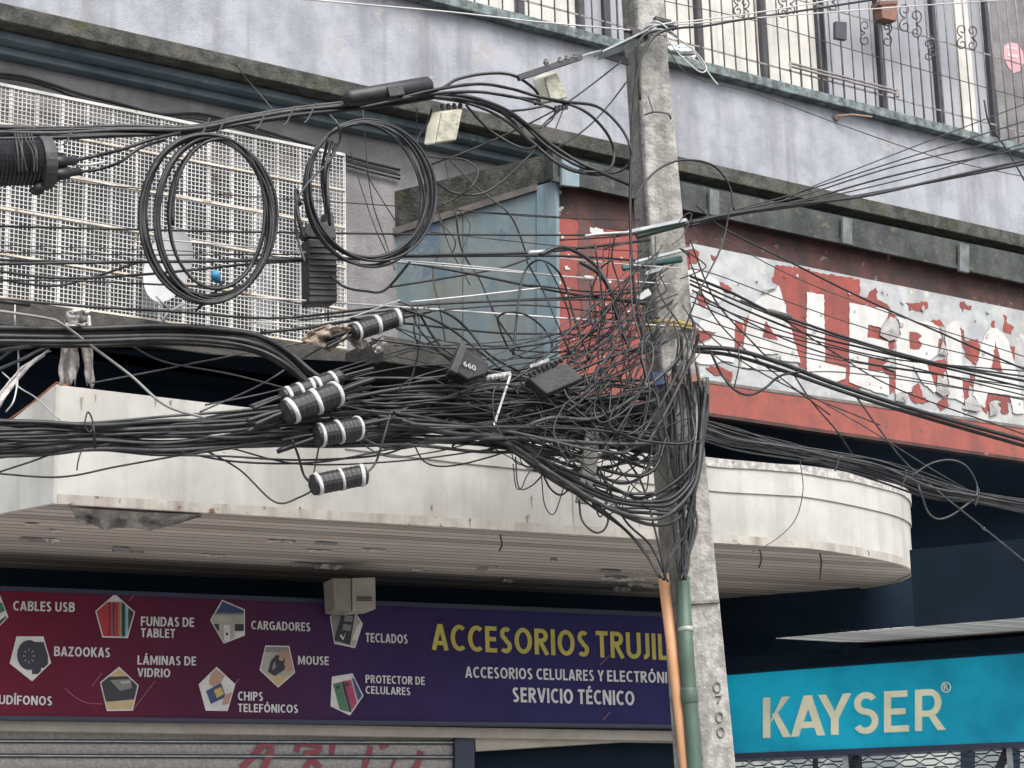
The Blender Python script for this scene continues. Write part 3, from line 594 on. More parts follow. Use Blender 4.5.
zf_.build('bare_flecks', m_zinc, gs)['kind'] = 'stuff'; rf_.build('red_flecks', m_red, gs)['kind'] = 'stuff'
# blue sheet-metal end of the box
def sd(pts, th, name, m, off=0., bevel=0): return poly(SID.off(off), pts, th).build(name, m, gs, bevel=bevel)
sd([(388,232),(462,211),(462,400),(388,400)], .03, 'end_sheet', m_blue)
sd([(463.2,211),(536,189),(536,400),(463.2,400)], .03, 'end_sheet', m_blue)
sd([(536.5,186),(556,180),(557,400),(536.5,400)], .04, 'corner_post', m_blue2, .012)
sd([(386,230),(536,184),(536,190),(386,237)], .05, 'end_trim', m_bluerail, .03)
sd([(376,196),(552,153),(552,180),(535,184),(376,236)], .05, 'end_gutter', m_moss, .008)
bx = MB(); q = [SID.P(376,197), SID.P(552,154)]; bx.face([q[0], q[1], q[1]+GAL.u*8, q[1]+GAL.u*8-GAL.n*1.6, q[0]-GAL.n*.2]); bx.build('box_roof', m_moss, gs)

# ================================================================== CANOPY
ZC = 4.20
plan = []
def cp_(x, y): p = onz(x, y, ZC); return V((p.x, p.y, 0))
C0 = CAN.P(57, 503); C0 = V((C0.x, C0.y, 0))
F1 = C0 + CAN.u*((V((1.98, 15.15, 0))-C0).dot(CAN.u))
K1, K2, K3 = V((2.95, 16.3, 0)), V((2.74, 16.9, 0)), V((1.75, 18.05, 0))
arc = smooth_path([C0+CAN.u*3, F1-CAN.u*.3, F1, V((2.45,15.44,0)), V((2.80,15.86,0)), V((2.965,16.25,0)), V((2.95,16.55,0)), V((2.80,16.85,0)), K3], per=8)
arc = [p for p in arc if (p-C0).dot(CAN.u) > 3.0]
front = [C0 + CAN.u*(3.0*k/6) for k in range(7)] + arc
lend = C0 + V((-cos(radians(36)), sin(radians(36)), 0))*1.9
cn = thing('shop_canopy', 'dirty white metal canopy with rounded right end over the shopfronts', 'canopy', V((C0.x, C0.y, 0)))
def ztop(p):                                          # upper edge drops along the front
    t = max(0, min(1, (p-C0).dot(CAN.u)/4.6)); return 4.93-.17*t
def strip(path, zb, zt, d, name, m, smooth=True):
    mb = MB(); n = len(path)
    for i, p in enumerate(path):
        t = (path[min(i+1, n-1)]-path[max(i-1, 0)]).normalized(); o = V((t.y, -t.x, 0))
        a, b = zb(p), zt(p); mb.v += [p+o*d+V((0,0,a)), p+o*d+V((0,0,b)), p+o*(d-.03)+V((0,0,b)), p+o*(d-.03)+V((0,0,a))]
        if i:
            k = 4*(i-1)
            for j in range(4): mb.f.append((k+j, k+(j+1) % 4, k+4+(j+1) % 4, k+4+j))
    mb.f += [(0,1,2,3), (4*n-4, 4*n-3, 4*n-2, 4*n-1)]
    o = mb.build(name, m, cn); o.modifiers.new('es', 'EDGE_SPLIT').split_angle = radians(40)
    if smooth: o.data.polygons.foreach_set('use_smooth', [True]*len(o.data.polygons))
    return o
def dense(p, k=4):
    out = []
    for i in range(len(p)-1):
        for j in range(k): out.append(p[i]+(p[i+1]-p[i])*(j/k))
    return out+[p[-1]]
fr_d = dense(front, 3)
LAP0 = lambda p: ztop(p)-.20
strip(fr_d, lambda p: ZC+.055, lambda p: ztop(p)-.001, 0, 'fascia', m_canopy)
strip(fr_d, lambda p: ZC, lambda p: ZC+.06, .006, 'lower_edge', m_canedge)
rp = [p for p in fr_d if (p-C0).dot(CAN.u) > 1.72]
strip(rp, lambda p: LAP0(p)+.004*math.sin(p.x*4), lambda p: ztop(p)+.005, .012, 'lap_panel', m_canopy)
rp2 = [p for p in fr_d if (p-C0).dot(CAN.u) > 4.35]
strip(rp2, lambda p: ztop(p)-.03++.016*noise.noise(p*2.2), lambda p: ztop(p)+.028+.02*noise.noise(p*1.4+V((5,0,0))), .024, 'flashing', m_flash)
# joint seams
sm_ = MB()
for x in (572,):
    p = CAN.off(.003).P(x, 470) if x < 850 else None
    if p is not None: sm_.box(V((p.x, p.y, (ZC+.06+LAP0(V((p.x,p.y,0)))) /2)), CAN.u*.004, CAN.n*.002, V((0,0,.24)))
sm_.build('seam', m_canedge, cn)
# left return
mb = MB(); lt_ = lend
mb.add([C0+V((0,0,ZC)), lend+V((0,0,ZC)), lend+V((0,0,4.62)), C0+(lend-C0)*.22+V((0,0,4.76)), C0+V((0,0,4.93))], [(0,1,2,3,4)])
o = mb.build('return_fascia', m_canopy, cn); o.modifiers.new('s', 'SOLIDIFY').thickness = .03
mb = MB(); q = [C0+V((0,0,4.935)), C0+(lend-C0)*.1+V((0,0,4.85)), C0+(lend-C0)*.22+V((0,0,4.768)), C0+(lend-C0)*.6+V((0,0,4.70)), lend+V((0,0,4.628))]
nn = V((-sin(radians(36)), -cos(radians(36)), 0))
for i in range(4): mb.prism([q[i]+nn*.03, q[i+1]+nn*.035, q[i+1]-nn*.4, q[i]-nn*.06], V((0,0,.012)))
mb.build('rusty_edge', m_rust, cn)
# soffit and roof
back = [K3, V((1.0, 17.25, 0)), V((-.2, 16.68, 0)), V((-4.6, 14.6, 0)), lend]
poly_s = front + back[1:]
mb = MB(); mb.prism([p+V((0,0,ZC+.012)) for p in poly_s], V((0,0,.03))); mb.build('soffit', m_soff, cn)
mb = MB(); ctr_ = sum(poly_s, V())/len(poly_s); mb.face([ctr_+(p-ctr_)*.93+V((0,0,ZC+.40)) for p in poly_s]); mb.build('canopy_roof', m_slab, cn)
rr = random.Random(31); mstain = mat('rust_stain', (.27,.16,.09), (.38,.33,.27), 30, .8)
for x, y, l in ((96,395,6),(82,399,10),(156,398,8),(171,401,5),(470,520,9),(528,516,7),(532,497,12),(432,506,5),(300,508,6),(226,505,5),(120,500,4),(640,520,8)):
    mb = MB(); p0 = CAN.off(.009).P(x, y); wd = rr.uniform(.006,.013); L_ = l*.0065
    pts = [p0+CAN.u*(wd*rr.uniform(.6,1.2)*cos(a_)) + V((0,0,wd*sin(a_)*1.1)) for a_ in [k*2*pi/9 for k in range(9)]]
    mb.prism(pts, CAN.n*-.002); q0 = p0-CAN.n*.0008; mb.prism([q0-CAN.u*wd*.5, q0+CAN.u*wd*.5, q0+CAN.u*wd*.15+V((0,0,-L_)), q0-CAN.u*wd*.2+V((0,0,-L_*.8))], CAN.n*-.002)
    mb.build('rust_spot', mstain, cn)
# torn lining hanging under the front edge
mb = MB(); rr = random.Random(5); top = [(70,507),(85,508),(100,509),(118,510),(135,511),(150,512),(172,513),(200,514)]; bot = [(78,526),(92,524),(104,530),(116,528),(134,528),(150,531),(168,526),(202,516)]
N = len(top)
for k in range(N): mb.v += [CAN.off(-.05).P(*top[k]), CAN.off(-.12-.05*(k % 2)).P((top[k][0]+bot[k][0])/2+rr.uniform(-3,3), (top[k][1]+bot[k][1])/2), CAN.off(-.16).P(*bot[k])]
for k in range(N-1):
    for j in range(2): mb.f.append((3*k+j, 3*k+j+1, 3*k+4+j, 3*k+3+j))
o = mb.build('torn_lining', mat('grey_torn_foil', (.33,.31,.28), (.16,.15,.14), 14, .7, .6, 20), cn); o.modifiers.new('s', 'SOLIDIFY').thickness = .004
mpl = mat('peeling_soffit_paint', (.6,.57,.52), (.3,.27,.24), 20, .9)
for i in range(26):
    x = rr.uniform(20, 640); y = 512+.055*x+rr.uniform(8, 42); p0 = onz(x, y, ZC+.006); L_ = rr.uniform(.05,.22); wd = rr.uniform(.01,.05); sg_ = rr.uniform(.01,.035)
    v_ = V((-CAN.u.y, CAN.u.x, 0)); n_ = 7
    mb = MB(); up_ = [p0+CAN.u*(L_*k/n_)+v_*rr.uniform(-.006,.006) for k in range(n_+1)]; dn_ = [p0+CAN.u*(L_*k/n_)+v_*(wd+rr.uniform(-.015,.015))+V((0,0,-sg_*rr.uniform(.3,1))) for k in range(n_+1)]
    mb.v += up_+dn_; mb.f += [(k, k+1, n_+2+k, n_+1+k) for k in range(n_)]
    o = mb.build('paint_curl', mpl if i % 3 else m_recess, cn); o.modifiers.new('s', 'SOLIDIFY').thickness = .003
for x, y, l in ((760,553,14),(820,556,22),(500,533,12)):
    mb = MB(); p = CAN.off(-.2).P(x, y); mb.tube(smooth_path([V((p.x,p.y,ZC+.01)), V((p.x+.01,p.y+.03,ZC-.05)), V((p.x-.01,p.y+.02,ZC-.008*l))]), .006, 5)
    mb.build('dangling_strap', m_cab2, cn)

# ================================================================== ACCESORIOS SIGN
ac = thing('banner_sign', 'long red to navy phone accessory banner under the white canopy', 'shop sign', SGN.P(330, 722))
poly(SGN, [(-120,583.5),(708,616.8),(708,726.2),(-120,715.3)], .16).build('banner', m_banner, ac)
poly(SGN.off(.012), [(-120,581),(708,614),(708,618.5),(-120,585.5)], .2).build('frame_rail', m_navyframe, ac)
poly(SGN.off(.012), [(-120,714),(708,725),(708,728.2),(-120,717.6)], .2).build('frame_rail', m_navyframe, ac)
T = lambda s, b, e, top, m=m_white, bold=.084: sign_text('lettering', s, SGN, b, e, top, m, ac, bold)
T('CABLES USB', (13,610.5), (74.5,612), 600.8); T('FUNDAS DE', (140.8,626), (194,627), 616.5); T('TABLET', (140.8,637.2), (175,638), 628.2)
T('CARGADORES', (251.2,629.3), (310.3,631.4), 620.6); T('BAZOOKAS', (54,656), (110,657.4), 646.3); T('LÁMINAS DE', (137.4,664.5), (196,665.6), 655.4)
T('VIDRIO', (137.4,676.8), (170.2,677.5), 668); T('MOUSE', (298,664.5), (328.8,665.2), 655.8); T('CHIPS', (237.9,700.4), (263,701), 691.4)
T('TELEFÓNICOS', (237.9,712), (298,713), 703.6); T('AUDÍFONOS', (-9,704), (52,705.5), 694.8); T('TECLADOS', (365.6,642), (407.7,643.7), 632.8)
T('PROTECTOR DE', (365.6,683), (424.8,685), 674.8); T('CELULARES', (365.6,693.6), (410.4,695.3), 685.8)
T('ACCESORIOS', (432.3,649.8), (589.5,656.7), 623.4, m_yellow, .082); T('TRUJILLO', (596.3,657.2), (700,661.5), 630.8, m_yellow, .082)
T('ACCESORIOS CELULARES Y', (465.4,677.7), (603.8,681.3), 666.4); T('ELECTRÓNICOS', (607.3,681.4), (690,683.8), 670.2); T('SERVICIO TÉCNICO', (512.6,702), (634.6,705.5), 687.2, bold=.086)
pent = [([(114.8,593.8),(135.2,612),(127.9,638),(102.5,637.4),(95.3,611)], 'cases'), ([(16.6,636.4),(43.4,636.4),(51.2,662.8),(32.2,681.3),(9.8,663.4)], 'speaker'),
 ([(119.1,666.7),(138.7,685.2),(132.8,710.6),(107,711),(100,682.3)], 'glass'), ([(222.2,599.7),(244.9,609.5),(244.9,635.5),(223.8,643.6),(210.2,620.1)], 'plug'),
 ([(265.5,645.4),(289.3,645.8),(295.2,672.6),(278.3,687.6),(259.6,670)], 'mouse'), ([(216.7,666.7),(235.4,684.3),(227.7,711),(205.8,710.6),(198.7,684.3)], 'chip'),
 ([(330,617),(335.4,610.7),(355.2,611.7),(362.9,623.8),(355.2,648),(334.3,643.6)], 'keys'), ([(332,676.6),(352.5,673.3),(363.5,695.7),(350,715.5),(330.6,706.2)], 'phones'), ([(-18,600),(-2,590),(8.5,617),(-6,632),(-22,620)], 'cable')]
pm_ = {k: plain('print_'+k, c, .5) for k, c in dict(white=(.62,.61,.60), red=(.36,.02,.035), dark=(.02,.022,.035), orange=(.42,.08,.04), green=(.05,.17,.09), lime=(.2,.28,.12), blue=(.2,.4,.55), tan=(.5,.38,.2), grey=(.2,.2,.19), skin=(.42,.26,.19), beige=(.38,.37,.32), mag=(.36,.04,.11), gold=(.5,.38,.1), navy=(.03,.05,.16)).items()}
def clip(poly_, pp):                                  # clip polygon pp to convex poly_ (photo print stays inside its pentagon)
    area = sum(poly_[i-1][0]*poly_[i][1]-poly_[i][0]*poly_[i-1][1] for i in range(len(poly_))); sg = 1 if area > 0 else -1
    out = pp
    for i in range(len(poly_)):
        a, b = poly_[i-1], poly_[i]; ins = lambda p: sg*((b[0]-a[0])*(p[1]-a[1])-(b[1]-a[1])*(p[0]-a[0])) >= 0
        res = []
        for j in range(len(out)):
            p, q = out[j-1], out[j]
            if ins(p) != ins(q):
                d1 = (b[0]-a[0])*(p[1]-a[1])-(b[1]-a[1])*(p[0]-a[0]); d2 = (b[0]-a[0])*(q[1]-a[1])-(b[1]-a[1])*(q[0]-a[0]); t = d1/(d1-d2); res.append((p[0]+(q[0]-p[0])*t, p[1]+(q[1]-p[1])*t))
            if ins(q): res.append(q)
        out = res
        if not out: return []
    return out
R_ = lambda x0, y0, x1, y1: [(x0,y0),(x1,y0),(x1,y1),(x0,y1)]
EL = lambda cx, cy, rx, ry: [(cx+rx*cos(2*pi*k/18), cy+ry*sin(2*pi*k/18)) for k in range(18)]
art = dict(cases=[('red',R_(90,602,112,640)),('dark',R_(109,602,110,640)),('dark',R_(112.5,602,114,640)),('red',R_(114,602,118,640)),('orange',R_(118,602,119.5,640)),('lime',R_(119.6,602,121.5,640)),('dark',R_(122,602,125,640)),('blue',R_(126,603,128,640)),('dark',R_(128.5,604,137,640))],
 speaker=[('dark',R_(30,642,48,668)),('dark',EL(29,655,12,15)),('dark',R_(32,668,41,674))]+[('grey',[(29+3*cos(a),656+4*sin(a)),(29+6*cos(a+.15),656+7.5*sin(a+.15)),(29+6*cos(a-.15),656+7.5*sin(a-.15))]) for a in [k*pi/4 for k in range(8)]],
 glass=[('tan',R_(95,660,142,715)),('dark',[(100,677),(136,676),(138,699),(103,702)]),('grey',[(110,680),(131,679),(132,688),(120,691)]),('beige',[(120,681),(130,680.5),(130,683),(122,684)])],
 plug=[('navy',R_(205,598,250,614)),('beige',R_(205,614,250,624)),('beige',R_(219,624,235,644)),('dark',R_(210,624,219,631)),('dark',R_(235,624,246,631)),('white',R_(224,625,230,641)),('grey',R_(205,613,250,615)),('dark',EL(227,634,1.2,1.6))],
 mouse=[('beige',R_(255,640,300,690)),('tan',R_(255,676,300,690)),('grey',R_(255,640,300,652)),('skin',[(276,655),(284,650),(296,653),(297,667),(288,672),(282,664)]),('dark',[(271,661),(276,655),(283,656),(287,662),(284,670),(275,676),(268,672)]),('skin',[(280,652),(286,652),(283,661),(279,660)]),('skin',[(286,654),(291,656),(287,667),(284,665)]),('grey',[(273,664),(275,661),(276,668),(272,670)])],
 chip=[('skin',[(212,666),(225,676),(217,689),(209,684)]),('navy',[(206,691),(221,683),(226,697),(211,704)]),('gold',[(214,690),(221,687),(224,694),(217,698)]),('skin',[(225,695),(238,690),(236,703),(222,705)])],
 keys=[('beige',R_(326,606,366,650)),('grey',[(330,612),(343,608),(338,642),(330,642)]),('dark',[(342,612),(355,614),(350,645),(334,640)]),('white',[(357,626),(363,620),(358,640),(352,640)]),('grey',[(345,615),(353,616),(352,622),(344,621)]),('grey',[(343.5,624),(351.5,625),(350.5,631),(342.5,630)]),('white',[(341,634),(343,638),(346,632),(343.2,640),(340,636)])],
 phones=[('green',[(333,684),(341,682),(349,712),(340,710)]),('dark',[(341.5,682),(344,681),(352,713),(349.5,712)]),('mag',[(344,681),(351,680),(358,706),(352,711)]),('navy',[(352,678),(357,680),(364,698),(359,704)]),('dark',EL(338,687,1.6,1.8)),('dark',EL(347.5,684.5,1.6,1.8))],
 cable=[('green',[(-6,606),(2,602),(7,610),(-2,614)]),('dark',[(-2,622),(6,616),(8,622),(-4,630)])])
for p, k in pent:
    pic = poly(SGN.off(.006), p, .004).build('picture', pm_['white'], ac)
    cx = sum(q[0] for q in p)/len(p); cy = sum(q[1] for q in p)/len(p); inner = [(cx+(x-cx)*.93, cy+(y-cy)*.93) for x, y in p]
    for i, (c_, sh) in enumerate(art[k]):
        cpd = clip(inner, sh)
        if len(cpd) > 2: poly(SGN.off(.0085+.0012*i), cpd, .002).build('picture_detail', pm_[c_], pic)
# faint decorative strokes of the print
st = MB()
for a_, b_ in (((129,601),(134,595)),((92,686),(102,673)),((133,710),(155,681)),((235,684),(239,679)),((603,720),(610,712)),((600,665),(610,655))): st.beam(SGN.off(.004).P(*a_), SGN.off(.004).P(*b_), .005, .002, SGN.n)
st.tube(smooth_path([SGN.off(.004).P(*q) for q in ((65,688),(75,697),(88,703),(102,704))]), .003, 4)
st.build('print_line', plain('print_pink_line', (.3,.11,.16)), ac)

# bare bulkhead lamp box on the banner top
lp = thing('emergency_light', 'beige box lamp fixed above the banner under the canopy', 'lamp', SGN.off(.1).P(354, 611))
mb = MB(); mb.prism([SGN.off(.26).P(*q) for q in ((352,578),(375.5,577),(376,609),(352.5,611))], SGN.n*-.22); mb.build('housing', mat('beige_lamp', (.38,.36,.31), None, 4, .6), lp, bevel=.006)
mb = MB(); a_ = SGN.off(.262)
mb.prism([a_.P(*q) for q in ((333,578),(351,578),(351.6,611),(335,610))], SGN.n*-.2); mb.build('diffuser', mat('dull_beige', (.25,.235,.2), None, 4, .6), lp, bevel=.006)
mb = MB()
for k in range(3): poly(SGN.off(.268), R_(357,596.5+k*1.7,372,597.4+k*1.7), .004, mb)
mb.build('vent', m_frame, lp)

# roller shutter
sh = thing('roller_shutter', 'speckled grey roller shutter with faded red scrawl below the banner', 'shutter', SGN.off(-.2).P(230, 768))
SH = SGN.off(-.2)
poly(SH, [(-120,724),(457,730),(457,900),(-120,900)], .04).build('curtain', m_shut, sh)
for y in (742.5, 757, 772):
    mb = MB(); poly(SH.off(.02), [(-120,y-4),(457,y-2),(457,y+2.2),(-120,y)], .02, mb); mb.build('slot', mat('slot_dark', (.03,.033,.04)), sh)
    mb = MB(); poly(SH.off(.026), [(-120,y-2.5),(457,y-.6),(457,y+.5),(-120,y-1.2)], .006, mb); mb.build('slot_edge', m_steel, sh)
poly(SH.off(.05), [(455,730),(474,729),(477,900),(456,900)], .1).build('guide_rail', m_navyframe, sh)
def brush(pts, r):
    gf = MB()
    pts = smooth_path([SH.off(.009).P(*q) for q in pts], per=6)
    for i in range(len(pts)-1):
        d = (pts[i+1]-pts[i]); x = d.cross(SH.n).normalized(); gf.add([pts[i]-x*r+SH.n*.0004*i, pts[i]+x*r+SH.n*.0004*i, pts[i+1]+x*r+SH.n*.0004*(i+1), pts[i+1]-x*r+SH.n*.0004*(i+1)], [(0,1,2,3)])
    gf.build('graffiti_stroke', m_graf, sh)
brush([(241,768),(250,760),(260,748),(264,744),(271,746),(268,758),(262,770)], .024); brush([(296,752),(300,744),(312,744),(320,746),(316,752),(304,754)], .022)
brush([(305,768),(312,760),(320,768)], .021); brush([(333,744),(331,758)], .02); brush([(371,746),(368,756),(364,768)], .021); brush([(380,748),(388,744)], .016); brush([(396,758),(391,768)], .011); brush([(421,751),(418,764),(412,770)], .021)

# ================================================================== KAYSER SIGN
ks = thing('lightbox_sign', 'teal lightbox sign with cream KAYSER letters at lower right', 'shop sign', KAY.P(870, 757))
poly(KAY, [(660,679),(1120,645.5),(1120,741.5),(664,760)], .2).build('panel', m_kay, ks)
poly(KAY.off(.02), [(660,756.5),(1120,737.5),(1120,742.5),(664,763)], .26).build('frame_rail', m_navyframe, ks)
poly(KAY.off(.02), [(658,675),(1120,641.5),(1120,646),(660,679.5)], .26).build('frame_rail', m_navyframe, ks)
word = [('K',763.5,789.5),('A',791.5,823.5),('Y',819.5,850),('S',852,879),('E',884,908.5),('R',915,945)]
SX = lambda x: x
def ky(x, f):                                         # f=0 baseline, 1 cap
    b = 737.8+(729.6-737.8)*(x-763.5)/181.5; t = 697.8+(689-697.8)*(x-762)/168; return b+(t-b)*f
def kpoly(fx): return [(x, ky(x, f)) for x, f in fx]
def stroke_poly(pts, r, n=6): return pts
def letter_k(polys):
    mb = MB()
    for i, p in enumerate(polys): poly(KAY.off(.03+.0006*i), kpoly(p), .03, mb)
    mb.build('letter', m_kayt, ks)
letter_k([[(763,0),(769.5,0),(769.5,1),(763,1)], [(769.4,.36),(782,1),(789,1),(774,.52)], [(772,.56),(776,.66),(790.5,0),(783,0)]])
letter_k([[(791,0),(798,0),(809.5,.82),(812,1),(803.5,1)], [(806,1),(811,1),(824.5,0),(817,0),(806,.84)], [(798,.20),(817,.20),(815,.35),(800,.35)]])
letter_k([[(831,0),(838,0),(838,.45),(831,.45)], [(818,1),(825.5,1),(838,.4),(831,.4)], [(843,1),(850.5,1),(838,.4),(832,.44)]])
def arcs(cx, rx, fy, ry, a0, a1, wx, wf, n=16):
    o, ii = [], []
    for k in range(n+1):
        a = radians(a0+(a1-a0)*k/n); o.append((cx+rx*cos(a), fy+ry*sin(a))); ii.append((cx+(rx-wx)*cos(a), fy+(ry-wf)*sin(a)))
    return o+ii[::-1]
letter_k([arcs(865.5, 11.5, .735, .275, 30, 270, 6.2, .15), arcs(865.5, 12.5, .295, .31, 90, -150, 6.2, .15)])
letter_k([[(884,0),(890.5,0),(890.5,1),(884,1)], [(890.4,.85),(907,.85),(907,1),(890.4,1)], [(890.4,.43),(905,.43),(905,.57),(890.4,.57)], [(890.4,0),(908.5,0),(908.5,.15),(890.4,.15)]])
letter_k([[(915,0),(921.5,0),(921.5,1),(915,1)], [(921.4,.85),(930,.85),(930,1),(921.4,1)], [(921.4,.34),(930,.34),(930,.48),(921.4,.48)], arcs(929.5, 11.5, .67, .33, 90, -90, 6.2, .15), [(928,.36),(934.5,.38),(945.5,0),(937.5,0)]])
rg = MB(); pts = [KAY.off(.012).P(946+4.6*cos(a), 687.3+4.9*sin(a)) for a in [2*pi*k/20 for k in range(20)]]; rg.tube(pts, .0045, 5, True)
rg.build('registered_ring', m_kayt, ks); text('registered_letter', 'R', KAY, (943.8,690.2), (948.4,689.9), 684.4, m_kayt, ks, .01, .012)

# lower curved awning ceiling and its dark fascia over the lightbox
la = thing('side_awning', 'dark navy curved awning with pale slatted ceiling over the teal sign', 'awning', onz(900, 640, 3.72)*1.0)
ZA = 3.72
fp = [onz(*q, ZA) for q in ((776,638.5),(850,632),(940,624.2),(1024,617),(1150,606))]; bp = [onz(*q, ZA) for q in ((1150,618),(1024,632),(960,637.5),(900,642.5),(840,642))]
mb = MB(); mb.prism(fp+bp, V((0,0,.003))); mb.build('slatted_ceiling', m_soff2, la)
for j in range(len(fp)-1):
    pass
mb = MB(); fb = onz(916, 626.3, ZA); q = [fb, onz(940, 624.2, ZA)] + fp[3:]
for i in range(len(q)-1):
    nrm2 = V(((q[i+1]-q[i]).y, -(q[i+1]-q[i]).x, 0)).normalized(); mb.prism([q[i]+V((0,0,-.004)), q[i+1]+V((0,0,-.004)), q[i+1]+V((0,0,.55)), q[i]+V((0,0,.55))], nrm2*.03)
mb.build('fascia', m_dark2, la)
mb = MB(); 
for i in range(len(bp)-1): mb.prism([bp[i]+V((0,0,-.10)), bp[i+1]+V((0,0,-.10)), bp[i+1]+V((0,0,.1)), bp[i]+V((0,0,.1))], V((.01,.05,0)))
mb.prism([KAY.off(.12).P(*q) for q in ((700,660),(1120,629),(1120,642),(700,676))], KAY.n*-.1)
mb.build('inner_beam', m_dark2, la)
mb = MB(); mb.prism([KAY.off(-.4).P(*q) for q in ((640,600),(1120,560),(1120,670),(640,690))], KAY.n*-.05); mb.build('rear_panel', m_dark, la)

# folding security gate with hexagonal wire under the lightbox
sg = thing('hexagonal_gate', 'black hexagon mesh gate before the bright shop interior at lower right', 'security gate', KAY.off(-.08).P(880, 800))
KG = KAY.off(-.08); s0 = sof(KG, (730,765)); s1 = sof(KG, (1110,750)); zt_ = KG.P(880, 756).z+.02
mb = MB(); hx = .085
for r_ in range(9):
    z = zt_-.02-r_*hx*.75
    k = 0; s = s0 + (hx*.9 if r_ % 2 else 0)
    while s < s1:
        p = [(s,0),(s+hx*.45,hx*.28),(s+hx*1.35,hx*.28),(s+hx*1.8,0),(s+hx*1.35,-hx*.28),(s+hx*.45,-hx*.28)]
        mb.tube([ufn(KG, a_, z+b_) for a_, b_ in p], .006, 4, True); s += hx*1.8
mb.build('hexagon_mesh', m_iron2, sg)
mb = MB()
for x in (846, 1010): 
    p = KG.P(x, 752); mb.box(V((p.x,p.y,2.0))+KG.n*.03, KG.u*.02, KG.n*.015, V((0,0,.95)))
mb.build('post', m_steel, sg)
mb = MB(); p = KG.off(-.06)
mb.beam(p.P(858,752), p.P(846,790), .05, .02, KG.n); mb.beam(p.P(1008,748), p.P(990,790), .06, .02, KG.n); mb.build('brace', m_frame, sg)
mb = MB(); 
for k, (x0, x1) in enumerate(((735,812),(818,846),(862,960),(975,1010),(1020,1110))): poly(KAY.off(-.5), R_(x0,740,x1,900), .02, mb)
mb.build('shop_interior', mat('bright_interior', (.6,.6,.55), (.3,.32,.33), 2.5, .7, lo=.45, hi=.5, emit=.35), sg)

# ================================================================== POLE
PY = 13.2
pole = thing('concrete_pole', 'leaning weathered concrete utility pole crowded with cable brackets', 'utility pole', V((1.17, PY+.1, 0)))
def pp_(x, y, d=0.): return at(x, y, PY+d)
# cross-section: right (front) face + left face seen at an angle; rows from top to bottom (pixel edges L, mid, R)
rows = [(-60,617,634,661),(60,624.5,640,668.5),(200,633,648,682),(350,644,661,696),(450,651,669,705.5),(560,659.5,681,716),(660,666,693,726),(768,673.5,704,736.5)]
def prow(y, L, Mx, R):
    l = at(L, y, PY+.17); m = at(Mx, y, PY); r = at(R, y, PY+.05); k = r+(l-m); return [l, m, r, k]
mb = MB(); md = MB(); R0 = [prow(*r) for r in rows]
for ring in R0: 
    z = sum(p.z for p in ring)/4
    for p in ring: p.z = z
b0, b1 = R0[-2], R0[-1]; t = (b1[0].z+.3)/(b0[0].z-b1[0].z)
R0.append([b1[i]+(b1[i]-b0[i])*t for i in range(4)])
def ringmesh(idx, quads):
    mb = MB()
    for r in R0: mb.v += r
    for i in range(len(R0)-1):
        for a_, b_ in quads: mb.f.append((4*i+a_, 4*i+b_, 4*i+4+b_, 4*i+4+a_))
    return mb
s_ = ringmesh(0, [(0,1),(1,2),(2,3),(3,0)]); s_.f.append((0,1,2,3)); so_ = s_.build('shaft', m_conc, pole, bevel=.012)
# strip just proud of the left side, its shade put into the colour
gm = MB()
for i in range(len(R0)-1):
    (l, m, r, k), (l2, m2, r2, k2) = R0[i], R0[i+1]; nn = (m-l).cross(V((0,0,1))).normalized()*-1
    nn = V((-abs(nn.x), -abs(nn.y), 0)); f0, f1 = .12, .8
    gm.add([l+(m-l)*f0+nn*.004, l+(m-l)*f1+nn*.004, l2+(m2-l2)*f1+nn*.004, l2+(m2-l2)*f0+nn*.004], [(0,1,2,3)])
gm.build('shaded_face', m_concd, pole)
# moulded number running down the front face
gl_ = plain('number_shadow', (.19,.18,.165))
dgt = {'0': lambda x, y: [(x+5.2*cos(a), y+5.6*sin(a)) for a in [k*2*pi/14 for k in range(15)]]}
for y, ch in ((687,'0'),(698,'7'),(717,'0'),(732,'0')):
    x = 717+(y-687)*.085; y0 = y
    mx_ = 693+(y-660)*.102; pl = lambda q: at(q[0], q[1], PY-.006+.05*(q[0]-mx_)/33)
    mb = MB()
    if ch == '0': pts = [pl((x+3.6*cos(a_)*.9, y0+5*sin(a_))) for a_ in [k*2*pi/16 for k in range(16)]]; mb.tube(pts, .006, 5, True)
    else: mb.tube([pl(q) for q in ((x-2.6,y0-2),(x+3.4,y0-2),(x+1,y0+2),(x+.2,y0+5))], .006, 5)
    mb.build('moulded_digit', gl_, pole)
# wire tied round, casting line, top bracket
mb = MB(); mb.tube(smooth_path([pp_(644,115,-.03), pp_(655,112,-.04), pp_(668,114,-.03), pp_(671,119,.02)]), .006, 5); mb.tube(smooth_path([pp_(648,96,-.02), pp_(652,108,-.03), pp_(653,112,-.04)]), .005, 5)
mb.build('tie_wire', m_frame, pole, True)
mb = MB(); mb.beam(pp_(688,603,-.010), pp_(719,601,.04), .018, .02); mb.build('casting_joint', m_concd, pole)
mb = MB()
mb.beam(pp_(648,30,-.08), pp_(598,54,-.3), .10, .012, V((0,0,1))); mb.beam(pp_(650,37,-.02), pp_(600,56,-.28), .012, .06, V((0,-1,.2)))
mb.build('top_bracket', m_steel, pole)
mb = MB(); mb.beam(pp_(600,53,-.25), pp_(628,62,-.02), .05, .014, V((0,-1,0))); mb.build('bracket_stay', m_frame, pole)
mb = MB()
for x, y in ((634,31),(640,36),(663,21),(667,27)): mb.beam(pp_(x-9,y-2,-.1), pp_(x+7,y+2,-.06), .03, .05)
mb.build('dead_end_clamp', m_iron2, pole, bevel=.005)
mb = MB(); rr = random.Random(12)
